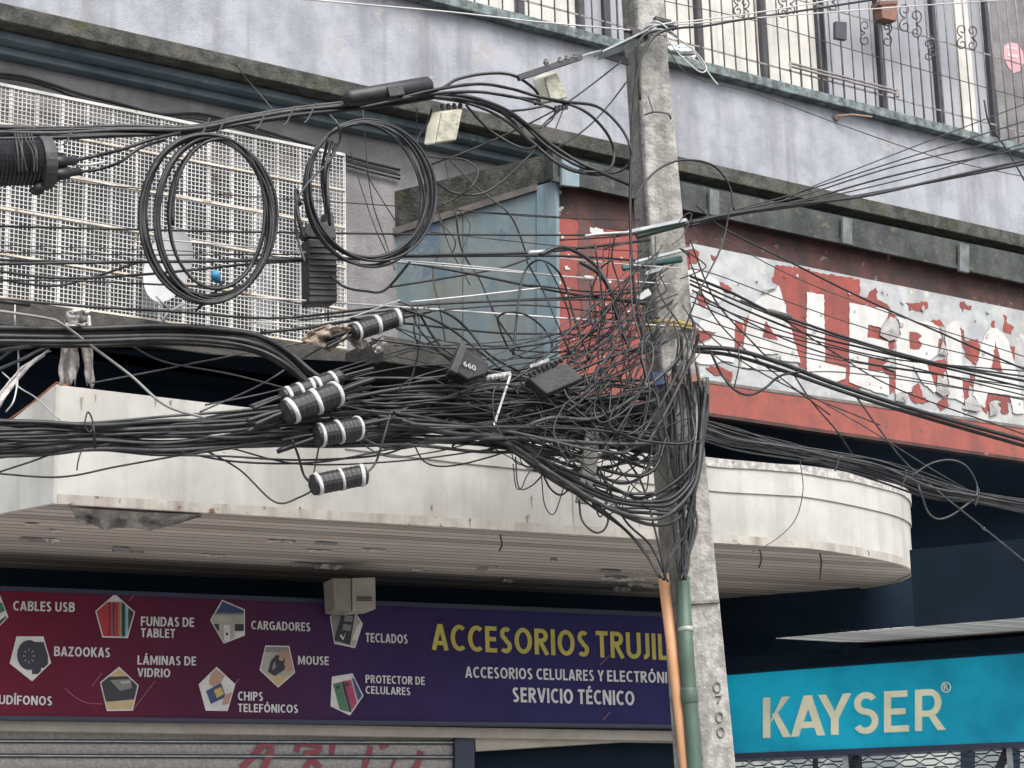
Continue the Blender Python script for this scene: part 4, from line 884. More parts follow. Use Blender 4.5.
for i in range(7): mb.tube(smooth_path([pp_(640+rr.uniform(0,10),32+rr.uniform(-4,6),-.1), pp_(655+rr.uniform(-5,5),28+rr.uniform(-8,8),-.14), pp_(672+rr.uniform(-6,6),30+rr.uniform(-8,8),-.1)]), .008, 5)
mb.build('clamp_wire', m_steel, pole, True)
mb = MB(); mb.beam(pp_(636,236,-.14), pp_(688,222,-.08), .036, .035, V((0,-1,.3))); mb.build('cross_arm', m_green, pole, bevel=.004)
mb = MB(); mb.beam(pp_(622,268,-.16), pp_(682,259,-.1), .036, .03, V((0,-1,.3))); mb.build('cross_arm', m_tealb, pole, bevel=.004)
mb = MB(); mb.beam(pp_(628,232,-.18), pp_(686,220,-.12), .02, .02); mb.beam(pp_(635,262,-.2), pp_(692,248,-.14), .016, .02); mb.beam(pp_(645,274,-.2), pp_(662,269,-.2), .022, .03); mb.build('steel_arm', m_steel, pole)
mb = MB(); mb.beam(pp_(637,299,-.2), pp_(650,292,-.2), .045, .03); mb.build('terminal_block', plain('white_block', (.6,.6,.58)), pole, bevel=.004)
mb = MB(); mb.tube(smooth_path([pp_(640,326,.02), pp_(652,322,-.05), pp_(668,321,-.05), pp_(694,325,.03)]), .013, 6); mb.tube(smooth_path([pp_(641,331,.02), pp_(655,328,-.05), pp_(672,325,-.05), pp_(694,329,.03)]), .010, 6); mb.build('strap', m_yell, pole)
mb = MB(); mb.prism([pp_(*q, -.08) for q in ((667,376),(678,371),(694,373),(704,380),(666,386))], V((0,.12,0))); mb.build('rust_plate', m_brown, pole)
mb = MB(); mb.beam(pp_(646,385,-.06), pp_(706,377,-.02), .014, .03); mb.build('plate_rim', m_steel, pole)
mb = MB(); mb.prism([pp_(*q, -.07) for q in ((648,372),(662,372),(664,384),(646,386))], V((0,.08,0))); mb.build('blue_patch', plain('blue_tape', (.04,.08,.18)), pole)

# conduits strapped to the pole
oc = MB(); oc.tube([pp_(663,574,-.02), pp_(674,665,-.03), pp_(686,770,-.04), pp_(698,880,-.05), V((pp_(700,900).x+.12, PY-.03, 0))], .034, 12)
tag(oc.build('conduit_pipe', m_orange, None, True), 'orange plastic conduit running down the left side of the concrete pole', 'conduit')
gc = MB(); gc.tube([pp_(682,577,-.06), pp_(687,660,-.07), pp_(695,770,-.08), pp_(704,880,-.09), V((pp_(706,900).x+.13, PY-.08, 0))], .045, 12)
gco = gc.build('conduit_pipe', m_gcond, None, True); MB().lathe(pp_(685.3,627,-.066), pp_(685.7,632,-.067), [(0,.0455),(.5,.0475),(1,.0455)], 14).build('tape_ring', mat('worn_tape', (.35,.38,.35), (.2,.24,.21), 20, .6), gco, True)
MB().lathe(pp_(688.5,688,-.0715), pp_(690.2,704,-.073), [(0,.0455),(.1,.050),(.9,.050),(1,.0455)], 14).build('coupling', m_gcond, gco, True)
tag(gco, 'dark green conduit between the orange pipe and the concrete pole', 'conduit')

# ================================================================== CABLE EQUIPMENT
def cb(x, y, d=0.): return CAB.off(d).P(x, y)
def mrad(px): return px*13/F
def closure(name, a, b, rpx, d, label, bands=(.12,.5,.88), m=m_clos, group=None, leads=True):
    A, B = cb(*a, d), cb(*b, d); r = mrad(rpx); t = thing(name, label, 'splice closure', (A+B)/2-V((0,0,r)), group)
    n = 22; prof = [(-.06, r*.35), (-.04, r*.55), (0, r*.86)]+[(k/n, r*(1 if k % 2 else .96)) for k in range(n+1)]+[(1.0, r*.86), (1.04, r*.55), (1.07, r*.35)]
    mb = MB(); mb.lathe(A, B, prof, 18); mb.build('body', m, t, False)
    D = (B-A)
    rt = random.Random(int(a[0]))
    dn = D.normalized()
    for e_, sg_ in ((A, -1), (B, 1)) if leads else ():
        mb = MB()
        for q_ in range(3):
            o_ = V((rt.uniform(-1,1), rt.uniform(-1,1), rt.uniform(-1,1)))*r*.35
            mb = MB(); mb.tube(smooth_path([e_+o_*.5, e_+dn*sg_*.06+o_, e_+dn*sg_*.2+o_*1.6+V((0,0,-.01))]), r*.2, 6); mb.build('lead', m_cab, t, True)
    for f in bands:
        mb = MB(); hw = rt.uniform(.022,.042)*D.length; dv = (D.normalized()+V((rt.uniform(-.22,.22),rt.uniform(-.22,.22),rt.uniform(-.22,.22)))).normalized(); cc_ = A+D*(f+rt.uniform(-.02,.02)); mb.lathe(cc_-dv*hw, cc_+dv*hw, [(0, r*1.06), (.5, r*1.09), (1, r*1.06)], 18); mb.build('tape_band', m_tape, t, True)
    return t
closure('splice_closure', (285,413), (339,393), 12, .30, 'biggest tape banded black splice closure above the white canopy front', (.12,.55,.93))
closure('splice_closure', (283,397), (340,377), 8, .2, 'slim black closure with slanted silver tapes behind the biggest one', (.08,.3,.52,.6,.88))
closure('splice_closure', (316,436), (359,428), 11, .26, 'short taped black closure inline with the sagging cable bundle', (.1,.52,.95))
closure('splice_closure', (313,485), (364,475), 10, .34, 'black closure hanging lowest in front of the white fascia', (.1,.55,.95), leads=False)
closure('splice_closure', (352,333), (400,317), 9, .1, 'black taped closure beside the rubbish on the slab edge', (.1,.5,.95))
# large ribbed drum at the left edge
A, B = cb(-45,163,.2), cb(38,163,.2); r = mrad(21)
t = thing('splice_dome', 'large ribbed black splice dome at the left edge of the lattice', 'splice closure', (A+B)/2-V((0,0,r)))
prof = [(k/40, r*(.90 if k % 2 else 1.0)) for k in range(41)]
mb = MB(); mb.lathe(A, B, prof, 24); mb.build('body', m_clos, t)
mb = MB(); mb.lathe(B-(B-A)*.0, cb(51,163,.2), [(0,r*.9),(.05,r*1.15),(.5,r*1.18),(.95,r*1.12),(1,r*.8)], 24); mb.build('end_cap', m_clos2, t)
for a_, b_, q in (((50,163),(76,160),6),((50,176),(80,171),5.5),((50,155),(63,155),3.5)):
    mb = MB(); mb.lathe(cb(*a_,.2), cb(*b_,.2), [(0,mrad(q)),(.6,mrad(q)),(.62,mrad(q*.7)),(1,mrad(q*.7))], 12); mb.build('nozzle', m_clos, t, True)
mb = MB(); mb.lathe(cb(36,186,.2), cb(41,194,.2), [(0,mrad(8)),(.6,mrad(7)),(1,mrad(3))], 12); mb.build('valve', m_clos, t, True)
mb = MB(); rr = random.Random(4)
for x in (14,17,20,24,28,31): mb.tube(smooth_path([cb(x,132,.25), cb(x+2,140,.3), cb(x+rr.uniform(2,9),152,.35), cb(x+rr.uniform(4,12),172,.33)]), .004, 5)
mb.build('lashing_wire', m_cab2, t, True)
# vertical box
t = thing('fibre_box', 'black ribbed fibre box hanging upright between the two cable coils', 'fibre box', cb(322,302,.05))
mb = MB(); mb.prism([cb(*q,.1) for q in ((308,238),(337,240),(338,302),(309,303))], CAB.n*-.12); mb.build('lower_case', m_clos, t, bevel=.012)
mb = MB(); mb.prism([cb(*q,.09) for q in ((304,232),(310,222),(326,222),(327,211),(333,211),(337,239),(308,237))], CAB.n*-.1); mb.build('upper_case', m_clos2, t, bevel=.008)
mb = MB()
for k in range(9): mb.beam(cb(309.5,246+k*6,.105), cb(337,247+k*6,.105), .008, .012, CAB.n)
mb.build('ribs', m_clos2, t)
# long case on the upper bundle
t = thing('inline_case', 'long black plastic case lying on the upper cable bundle', 'splice closure', cb(390,98,.1))
a_, b_ = cb(347,98.5,.12), cb(430,84.5,.12); mb = MB(); mb.lathe(a_, b_, [(-.04,.02),(0,.042),(.03,.05),(.97,.052),(1,.04)], 14); mb.build('case', m_clos, t, True)
mb = MB(); mb.beam(cb(388,92,.17), cb(403,89.6,.17), .065, .02, CAB.n); mb.build('label_plate', m_clos2, t, bevel=.004)
mb = MB(); mb.beam(cb(345,103,.1), cb(433,88.5,.1), .02, .03, CAB.n); mb.build('clamp_rail', m_clos2, t)
# beige drop boxes
def dropbox(q, d, label, top):
    ctr = cb(sum(p[0] for p in q)/4, sum(p[1] for p in q)/4, d)
    t = thing('drop_terminal', label, 'terminal box', ctr); mb = MB(); mb.prism([cb(*p, d) for p in q], CAB.n*-.06-CAB.u*.055); mb.build('cover', m_beige, t, bevel=.014)
    mb = MB(); c_ = [((q[i][0]*.96+q[(i+2) % 4][0]*.04), (q[i][1]*.96+q[(i+2) % 4][1]*.04)) for i in range(4)]
    mb.prism([cb(*p, d+.012) for p in c_], CAB.n*-.02); mb.build('lid_panel', mat('grimy_beige', (.40,.39,.31), (.24,.235,.19), 18, .7, spots=(.1,.1,.08), spot_amt=.6, spot_scale=40), t, bevel=.006)
    mb = MB()
    for k in range(4): x = top[0]+(top[2]-top[0])*k/3; y = top[1]+(top[3]-top[1])*k/3; mb.lathe(cb(x,y,d-.02), cb(x+.4,y+5,d-.02), [(0,.008),(.4,.014),(1,.012)], 8)
    mb.build('port', m_clos2, t)
    return t
dropbox([(441,111),(464,108),(457,141),(435,144)], .12, 'grimy beige drop terminal tilted under the upper bundle', (442,104,460,103))
dropbox([(544,76),(557,71),(569,98),(551,103)], .14, 'cleaner pale drop terminal hanging from the knobbed strip', (556,106,566,104))
t = thing('terminal_strip', 'dark strip with round knobs strung out from the pole top', 'terminal strip', cb(548,68,.2))
mb = MB(); mb.beam(cb(518,78,.2), cb(581,57,.2), .035, .03, CAB.n); mb.build('bar', m_clos2, t)
m_knob = mat('metal_knob', (.2,.19,.175), (.1,.1,.09), 30, .4)
for x, y in ((546,61),(560,59.5),(567,57.5),(575,56)): MB().lathe(cb(x,y+5,.21), cb(x,y-2.5,.21), [(0,.006),(.2,.012),(.35,.012),(.36,.018),(.6,.018),(.62,.010),(.8,.014),(1,.006)], 8).build('knob', m_knob, t)
mb = MB(); mb.tube(smooth_path([cb(580,57.5,.2), cb(588,54,.2), cb(600,51,.1)]), .007, 6); mb.build('hook', m_steel, t)
# boxes in the tangle
t = thing('numbered_box', 'tilted black box marked 660 on the tangle of wires', 'terminal box', cb(470,372,.3))
mb = MB(); mb.prism([cb(*q,.34) for q in ((463,347),(489,363),(487,374),(468,380),(454,371))], CAB.n*-.12); mb.build('case', m_clos, t, bevel=.01)
mb = MB(); mb.beam(cb(452,373,.37), cb(463,345,.37), .045, .05, CAB.n); mb.build('hinge_side', m_clos2, t, bevel=.006)
text('number', '660', CAB.off(.352), (463.5,365.5), (476,371), 360.5, plain('worn_white', (.5,.5,.48)), t, .005, .0)
mb = MB(); mb.prism([cb(*q,.3) for q in ((528,378),(566,362),(584,378),(547,394))], CAB.n*-.06-V((0,0,.02))); tb = mb.build('junction_box', m_clos2, None, bevel=.008)
tag(tb, 'flat charcoal junction box lying in the tangle left of the pole', 'junction box')
mb = MB()
for k in range(8): MB().lathe(cb(530+k*4.4,372-k*2,.32), cb(530.5+k*4.4,376-k*2,.3), [(0,.01),(.5,.015),(1,.012)], 8).build('connector', m_clos2, tb)
t = thing('tap_block', 'pale cluster of metal taps between the black 660 box and the junction box', 'tap block', cb(505,378,.33)); m_tap = mat('pale_tap', (.42,.42,.4), (.2,.2,.2), 30, .4)
MB().beam(cb(487,378,.33), cb(510,374,.33), .03, .03, CAB.n).build('tap_body', m_tap, t); MB().beam(cb(529,367,.32), cb(548,360,.32), .018, .03, CAB.n).build('tap_rail', m_tap, t)
for k in range(6): MB().lathe(cb(488+k*4,376-k*.5,.35), cb(488+k*4,380-k*.5,.35), [(0,.006),(.5,.013),(1,.008)], 8).build('tap_screw', m_tap, t)
mb = MB(); mb.beam(cb(510,376,.36), cb(494,425,.36), .012, .006, CAB.n); tag(mb.build('cable_tie', m_rag), 'loose cream cable tie hanging from the metal taps', 'cable tie')
# wooden slat caught in the wires
mb = MB(); mb.prism([cb(*q,.18) for q in ((587,430),(600,431),(597,470),(588,504),(577,502),(583,468))], CAB.n*-.03)
tag(mb.build('hanging_board', mat('weathered_wood', (.27,.26,.24), (.19,.185,.17), 8, .9, streak=(.12,.115,.1)), None, bevel=.004), 'weathered grey board hanging in the wire tangle beside the pole', 'board')
# metallic clip pieces
for (a_, b_, lb) in (((506,253),(552,250),'shiny metal splice sleeve on the level wires before the blue panel'),):
    mb = MB(); mb.lathe(cb(528,253,.1), cb(552,252,.1), [(0,.006),(.1,.016),(.9,.016),(1,.006)], 10); tag(mb.build('splice_sleeve', m_steel, None, True), lb, 'splice sleeve')
mb = MB(); mb.lathe(cb(584,278,.1), cb(593,278,.1), [(0,.01),(.1,.016),(.9,.016),(1,.01)], 10); tag(mb.build('wire_connector', m_rag, None, True), 'small white wire connector before the red panel left of the pole', 'wire connector')

# rags and rubbish
def cloth(L, Rr, d, label, name, cat, m=m_rag, plane=CAB, nu=9, nv=12, amp=.05, seed=1):
    # cloth hung between a left and a right edge (pixel polylines), with folds and a torn hem
    rr = random.Random(seed); mb = MB(); ph = rr.uniform(0, 6)
    def ev(P_, t):
        f = t*(len(P_)-1); i = min(int(f), len(P_)-2); t = f-i; return (P_[i][0]+(P_[i+1][0]-P_[i][0])*t, P_[i][1]+(P_[i+1][1]-P_[i][1])*t)
    hem = [rr.uniform(-.10, .06) for _ in range(nu+1)]
    for i in range(nu+1):
        for j in range(nv+1):
            u_, v_ = i/nu, j/nv; v2 = v_*(1+hem[i]*v_); a, b = ev(L, min(v2, 1)), ev(Rr, min(v2, 1))
            x, y = a[0]+(b[0]-a[0])*u_, a[1]+(b[1]-a[1])*u_
            dz = amp*(math.sin(u_*9+ph+v_*2)*.6+noise.noise(V((u_*4+seed, v_*5, ph)))*1.2)
            mb.v.append(plane.off(d+dz).P(x+noise.noise(V((u_*5, v_*6, seed+3.3)))*2.2, y))
    for i in range(nu):
        for j in range(nv):
            k = i*(nv+1)+j; mb.f.append((k, k+1, k+nv+2, k+nv+1))
    o = mb.build(name, m, None, True); o.modifiers.new('s', 'SOLIDIFY').thickness = .004
    return tag(o, label, cat)
cloth([(66,318),(63,330),(62,350),(59,372),(61,386)], [(80,309),(79,322),(77,340),(78,365),(76,386)], .0, 'torn white plastic rag draped behind the thick cables, wider left strip', 'plastic_rag', 'rag', seed=1)
cloth([(78,309),(80,325),(81,345),(85,372),(87,386)], [(90,316),(92,330),(93,350),(94,370),(94,390)], -.02, 'torn white plastic rag behind the thick cables, narrower right strip', 'plastic_rag', 'rag', nu=6, seed=2)
cloth([(64,322),(67,312),(78,308)], [(84,326),(88,318),(90,312)], .2, 'crumpled top of the white rag knotted over the thick cables', 'plastic_rag', 'rag', nu=8, nv=8, amp=.07, seed=5)
cloth([(-6,400),(6,384),(18,369),(34,358),(49,349)], [(-2,410),(11,390),(21,376),(37,361),(51,352)], .1, 'twisted white plastic strip hanging at the left edge', 'plastic_strip', 'plastic strip', nu=5, nv=16, amp=.02, seed=3)
cloth([(300,340),(312,331),(328,324)], [(330,352),(342,340),(352,328)], .12, 'crumpled brown cardboard scrap on the slab below the lattice corner', 'cardboard_scrap', 'rubbish', mat('brown_cardboard', (.34,.27,.21), (.24,.19,.15), 8, .9), seed=12, amp=.09)
cloth([(340,330),(348,340),(358,352)], [(350,324),(360,334),(372,347)], .0, 'crumpled white paper on the slab beside the cardboard scrap', 'paper_scrap', 'rubbish', seed=7)
cloth([(372,347),(376,343),(384,336)], [(376,354),(382,352),(388,342)], .05, 'small white plastic scrap at the foot of the blue panel', 'plastic_scrap', 'rubbish', nu=6, nv=6, seed=8)
cloth([(665,42),(678,45),(694,49)], [(666,53),(680,57),(698,57)], -2.6, 'white plastic bag snagged on the window sill behind the pole', 'plastic_bag', 'plastic bag', plain('white_bag', (.7,.74,.76)), seed=9, amp=.06)

# ================================================================== CABLES (each one an object of its own)
RC = random.Random(42)
def wire(pts, wpx, label, group, m=m_cab, d=0., jit=.05, per=8, cat='cable', name='cable', closed=False, n=6):
    path = []
    ph = RC.uniform(0, 6.3); L = len(pts)
    for i, q in enumerate(pts):
        dd = (q[2] if len(q) > 2 else 0) + d + jit*math.sin(ph+i*1.7)
        path.append(cb(q[0], q[1], dd))
    mb = MB(); mb.tube(smooth_path(path, per=per, closed=closed), mrad(wpx/2), n, closed)
    return tag(mb.build(name, m, None, True), label, cat, group)
J = lambda s: RC.uniform(-s, s)
# --- lower left bundle sagging across the canopy
lab, grp = 'black cable in the packed bundle sagging across the white canopy front', 'cables of the bundle across the canopy'
for i in range(36):
    t = (i+.5)/36
    y0 = 421+38*t+J(3); y1 = 424+26*t+J(2); y2 = 412+34*t+J(5); y3 = 398+44*t+J(8); y4 = 385+62*t+J(12); y5 = 380+80*t+J(18)
    pts = [(-12,y0),(45,(y0+y1)/2+J(2)),(98,y1),(170,(y1+y2)/2+3+J(4)),(250,y2+J(4)),(330,(y2+y3)/2+J(5)),(410,y3+J(5)),(480,(y3+y4)/2+J(6)),(545,y4),(600,y4*.4+y5*.6+J(10)),(655,y5)]
    wire(pts, RC.choice((2.2,2.6,3.2,3.8,4.6)), lab, grp, RC.choice((m_cab,m_cab,m_cab2)), J(.16)+.05, .05)
# --- slack lines hanging below that bundle
lab, grp = 'slack thin cable drooping below the bundle on the white canopy', 'slack cables below the bundle'
for pts, wp in (([(-10,473),(60,477),(120,466),(200,452),(280,440)],1.8),([(-10,475),(30,462),(60,452),(110,444)],1.8),([(205,450),(240,470),(275,502),(300,497),(318,487)],1.8),([(150,455),(220,456),(300,460),(380,455),(420,440)],2),([(180,452),(240,462),(320,462),(400,447)],2),([(230,448),(300,464),(400,461),(500,448)],1.6),([(412,440),(425,462),(450,466),(490,457),(520,446)],1.6)):
    wire(pts, wp, lab, grp, m_cab, .15)
wire([(292,440),(298,455),(304,475),(312,484)], 2.6, 'short black lead from the bundle down to the lowest closure', None, m_cab, .25)
wire([(320,440),(316,462),(312,482)], 1.6, 'thin tie wire holding up the lowest closure', None, m_cab, .25)
wire([(366,474),(376,462),(383,440),(390,415)], 2.4, 'grey lead rising from the lowest closure to the tangle', None, m_cab2, .25)
wire([(93,424),(95,448)], 3, 'black tie strapped round the bundle at the canopy corner', None, m_cab, .28, cat='cable tie', name='cable_tie')
wire([(84,425),(88,412),(93,423),(90,432),(84,426)], 1.6, 'wire knot on top of the bundle near the canopy corner', None, m_cab, .28, cat='wire', name='wire_knot')
wire([(82,448),(78,462),(77,470)], 1.5, 'short wire tail hanging off the bundle tie at the canopy corner', None, m_cab, .25, cat='wire', name='wire_tail')
# --- thick trunk cables
lab, grp = 'thick black trunk cable curving over the top of the canopy', 'thick trunk cables at left'
for k in range(5):
    y = 328+k*4.2
    wire([(-12,y+J(1)),(80,y+1),(160,y-1+J(1)),(215,y+1),(255,y+8+J(2)),(285,y+22+J(2)),(310,y+44+J(3)),(332,y+58)], (5.5,6.5,5,4.5,4)[k], lab, grp, m_cab, .12+J(.08), .03)
lab, grp = 'thinner cable slanting under the thick trunks at the left edge', 'cables below the thick trunks'
for pts, wp in (([(-10,352),(60,342),(120,335),(180,332)],4),([(-10,373),(20,360),(45,348),(80,338)],3),([(-10,366),(25,341),(40,330)],2.6)): wire(pts, wp, lab, grp, m_cab2, .06)
wire([(-8,310),(45,318),(62,324),(90,345),(130,375),(165,405),(205,418)], 2.6, 'pale grey cable looping over the trunks down to the canopy corner', None, m_cab4, .2)
wire([(15,305),(15,322),(18,345),(18,375),(14,400),(6,412)], 1.6, 'thin pale wire hanging straight down at the left edge', None, m_cab3, .1, cat='wire', name='wire')
wire([(2,372),(20,388),(36,398),(60,420)], 1.4, 'thin pale wire slanting to the rusty canopy corner', None, m_cab3, .05, cat='wire', name='wire')
lab, grp = 'thin pale wire crossing the dark gap above the canopy', 'wires over the dark gap'
for pts in ([(92,383),(150,372),(200,362),(290,345),(380,330)],[(130,345),(165,362),(230,374),(300,392)],[(200,412),(260,385),(300,360),(345,335)],[(205,405),(270,392),(340,372),(430,345)],[(290,385),(360,362),(440,340)]): wire(pts, 1.7, lab, grp, m_cab2, 0, cat='wire', name='wire')
# --- stretch of cables between closures and tangle
lab, grp = 'grey cable strand between the taped closures and the tangle', 'strands right of the closures'
for k in range(16):
    y = 372+k*5
    wire([(330,y*.5+195+J(4)),(380,y+J(6)+4),(430,y+J(8)),(490,y-4+J(10)),(560,y*.6+160+J(14)),(610,400+J(40))], RC.choice((1.6,2,2.6)), lab, grp, RC.choice((m_cab,m_cab2,m_cab2)), .1+J(.12), .06)
# --- upper bundle at left
lab, grp = 'black cable lashed in the upper bundle above the two coils', 'cables of the upper bundle'
for k in range(9):
    o = (k-4)*1.5
    wire([(-12,133+o*1.3+J(1.5)),(60,133+o+J(1.5)),(120,131+o*.9),(190,130+o*.7+J(1)),(240,121+o*.7),(290,113+o*.7+J(1)),(340,107+o*.7),(390,102+o*.6),(434,94+o*.7)], RC.choice((2.4,3,3.6)), lab, grp, m_cab if k % 3 else m_cab2, .02+J(.05), .02)
for k, x in enumerate((205,222,262,290,311,70)):
    y = 128-(x-190)*.14 if x > 190 else 133
    wire([(x+5,y-8),(x+1,y),(x-3,y+8),(x-7,y+12)], 1.8, 'grey lashing wire wound round the upper bundle', 'lashings of the upper bundle', m_cab2, .13, .0, cat='wire', name='lashing')
# feeds from dome
wire([(76,160),(95,156),(120,150),(150,140),(180,133)], 3.4, 'upper black feed from the splice dome to the bundle', None, m_cab, .15)
wire([(80,172),(100,169),(120,162),(140,148),(165,140)], 3, 'lower black feed from the splice dome to the bundle', None, m_cab, .17)
wire([(60,162),(85,165),(105,162)], 2.2, 'pale taped lead at the nozzle of the splice dome', None, m_cab3, .2)
# --- fan and loops from upper bundle to the pole
fan = [([(360,108),(434,91),(458,79),(487,73.5),(512,75),(532,87),(540,99),(535,104)],3.2,'black cable arching highest over the beige drop terminals'),
 ([(400,98),(434,90),(477,84),(508,88),(540,97),(567,102),(598,107),(621,128),(631,150),(627,166),(612,173),(590,174),(562,166),(530,140),(505,115),(470,101),(434,96)],3.4,'black slack cable making the widest loop left of the pole top'),
 ([(410,98),(440,93),(480,92),(520,98),(560,102),(586,112),(606,132),(614,152),(610,168),(594,172),(570,168),(540,150),(505,120),(470,104),(430,97)],3.2,'black slack cable making the inner loop left of the pole top'),
 ([(420,97),(470,92),(510,96),(545,106),(556,110)],2.8,'black cable ending at the knobs of the pale drop terminal'),
 ([(434,97),(470,100),(500,110),(522,110),(545,106)],2.6,'black cable dipping lowest toward the pale drop terminal'),
 ([(434,95),(470,97),(510,112),(545,140),(575,160),(600,172),(632,186)],4,'thick black cable running from the bundle down to the pole'),
 ([(434,97),(475,102),(515,118),(545,145),(572,163),(590,170)],3.4,'thick black cable just below the one running to the pole'),
 ([(466,105),(485,126),(505,140),(525,149),(538,146),(522,163),(500,183),(480,194),(455,193),(440,185),(425,172),(418,155),(417,140),(428,122),(432,108)],2.4,'grey service loop hanging below the grimy drop terminal'),
 ([(418,155),(440,158),(465,160),(478,172),(470,188),(455,198),(442,205)],2,'small dark loop hanging before the mossy ledge of the sign box')]
for pts, wp, lb in fan: wire(pts, wp, lb, None, m_cab, .12, .04)
lab, grp = 'thin stray wire hanging before the grey wall and blue end panel', 'stray wires before the blue panel'
for pts, wp in (([(417,108),(417,150),(424,180),(440,220),(455,240),(452,255)],1.2),([(445,160),(450,185),(455,205),(470,225),(462,250)],1.3),([(450,160),(480,190),(510,215),(525,250),(527,262)],2),([(362,100),(366,150),(372,200),(385,240),(395,270)],1.2),([(350,150),(362,190),(376,230),(390,260)],1.2),([(365,170),(376,190),(398,225)],1.2),([(455,210),(462,250),(480,280),(497,318),(520,350)],2.2),([(430,175),(447,240),(470,285)],1.2),([(556,108),(553,118),(545,126)],2.4),([(563,110),(556,128),(550,145),(545,158)],1.6),([(560,110),(548,120),(540,128)],2),([(235,62),(244,76),(258,92),(275,112)],1.2),([(440,250),(433,275),(440,310),(445,340)],1.3),([(432,270),(436,262),(446,266)],1.2)): wire(pts, wp, lab, grp, m_cab2, -.1, .06, cat='wire', name='wire')
wire([(622,61),(590,86),(560,107),(520,128),(470,150),(430,165)], 1.8, 'upper thin wire slanting from the pole bracket to the drop terminal', None, m_cab, 0, cat='wire', name='wire')
wire([(628,80),(608,106),(590,125),(570,140),(545,154)], 1.8, 'lower thin wire slanting from the pole shaft to the mossy ledge', None, m_cab, 0, cat='wire', name='wire')
wire([(270,-4),(370,5),(450,12),(540,22),(630,30)], 1.8, 'pale wire crossing the stucco to the pole top', None, m_cab3, 0, .02, cat='wire', name='wire')
# --- two big coils
def coil(cx, cy, rx, ry, turns, label, tilt, seed, w0, drift=(0, 0), spread=3.2):
    rr = random.Random(seed); mb = MB(); path = []; N = 22
    tot = int(N*turns); ex = rx; ey = ry
    ox = oy = 0
    for i in range(tot+1):
        a = 2*pi*i/N + pi/2
        if i % N == 0: tx, ty, sx, sy = rr.gauss(0, spread)+drift[0]*(i/tot-.5), rr.gauss(0, spread)*.8+drift[1]*(i/tot-.5), rx*(1+rr.uniform(-.05,.05)), ry*(1+rr.uniform(-.04,.04))
        ox += (tx-ox)*.12; oy += (ty-oy)*.12; ex += (sx-ex)*.12; ey += (sy-ey)*.12
        x, y = ex*cos(a), -ey*sin(a); ct, st_ = cos(tilt), sin(tilt)
        pin = max(0, sin(a))**3                     # gathered where it is tied at the top
        path.append(cb(cx+x*ct-y*st_+ox*(1-.7*pin), cy+x*st_+y*ct+oy*(1-.7*pin), .24+.045*math.sin(a*.5+i*.013)+rr.uniform(-.008,.008)))
    mb.tube(smooth_path(path, per=3), mrad(w0/2), 6)
    return tag(mb.build('cable_coil', m_cab, None, True), label, 'cable coil')
coil(206, 219, 66, 82, 9, 'large round coil of slack black cable before the lattice, nearer the dish', -.05, 3, 3.3, (2, 0), 2.6)
coil(212, 218, 56, 80, 3.4, 'middle ring of black cable nested inside the left coil', -.03, 13, 3.3, (2, 0), 1.6)
coil(220, 214, 47, 76, 2.3, 'narrowest ring of black cable nested inside the left coil', .02, 17, 3.3, (2, 0), 1.5)
coil(367, 192, 60, 70, 9, 'large round coil of slack black cable overlapping the blue end panel', -.25, 8, 2.7, (5, 2), 3.6)
wire([(305,262),(297,235),(296,205),(308,183),(330,160),(340,140),(338,125),(330,115)], 2.4, 'grey cable tail slung beside the right coil', None, m_cab2, .3)
wire([(300,205),(296,190),(298,215),(304,238)], 4, 'short thick black cable stub left of the upright fibre box', None, m_cab, .22)
wire([(330,275),(345,287),(365,291),(385,290),(410,262)], 2.6, 'black cable leaving the upright fibre box to the right', None, m_cab, .15)
for k in range(3): wire([(328+k*4,140+k*2),(322+k*3,170),(324+k*2,200),(330,225)], 3.2, 'black cable feeding down into the upright fibre box', 'feeds of the fibre box', m_cab, .2+.03*k)
# --- level wires in front of the lattice and blue panel
lab, grp = 'dark wire strung level before the lattice and blue panel to the pole', 'level wires before the lattice'
for pts, wp in (([(-10,226),(200,231),(400,234),(560,235),(650,234)],2.2),([(-10,264),(140,262),(280,260),(430,255),(540,252),(650,240)],3),([(-10,260),(120,262),(240,260),(380,257),(560,256),(655,262)],2.6),([(-10,270),(60,278),(150,274),(280,262),(400,262),(560,292),(650,305)],2.6),([(-10,278),(50,286),(90,278),(140,262)],2.4),([(-10,252),(150,255),(330,254)],1.4),([(-10,298),(80,306),(180,312),(280,318),(400,306),(560,298),(650,291)],2.6),([(-10,300),(30,305)],4),([(-5,280),(80,281),(170,285),(250,287)],1.8),([(260,333),(320,326),(400,312),(430,308)],3),([(300,320),(380,312),(420,305),(540,300),(650,300)],2),([(390,287),(440,279),(500,268),(530,258)],2.2),([(350,318),(420,325),(500,333),(560,334),(650,338)],2.2),([(53,181),(200,193),(380,205),(560,217)],1.1),([(470,212),(560,218),(640,220)],1.2),([(430,232),(560,246),(650,252)],1),([(-10,245),(180,251),(360,262)],.9),([(420,312),(520,305),(600,312),(660,318)],1.6),([(530,285),(600,292),(655,285)],1.8),([(560,240),(620,236),(655,228)],1.8),([(480,345),(540,352),(600,350),(660,352)],1.8)):
    wire(pts, wp, lab, grp, m_cab, -.02+J(.1), .03)
lab, grp = 'pale wire strung level before the lattice and blue panel to the pole', 'pale level wires'
for pts, wp in (([(130,237),(280,250),(400,262),(560,276),(668,284)],1.6),([(180,293),(280,299),(400,307),(560,318),(665,326)],2),([(410,302),(470,296),(540,288)],1.8),([(370,258),(470,266),(560,276)],1.2),([(250,322),(330,322),(400,300)],1.4),([(560,258),(620,264),(680,268)],1.4),([(585,236),(600,234),(632,232)],2.6)): wire(pts, wp, lab, grp, m_cab3, .05, .02, cat='wire', name='wire')
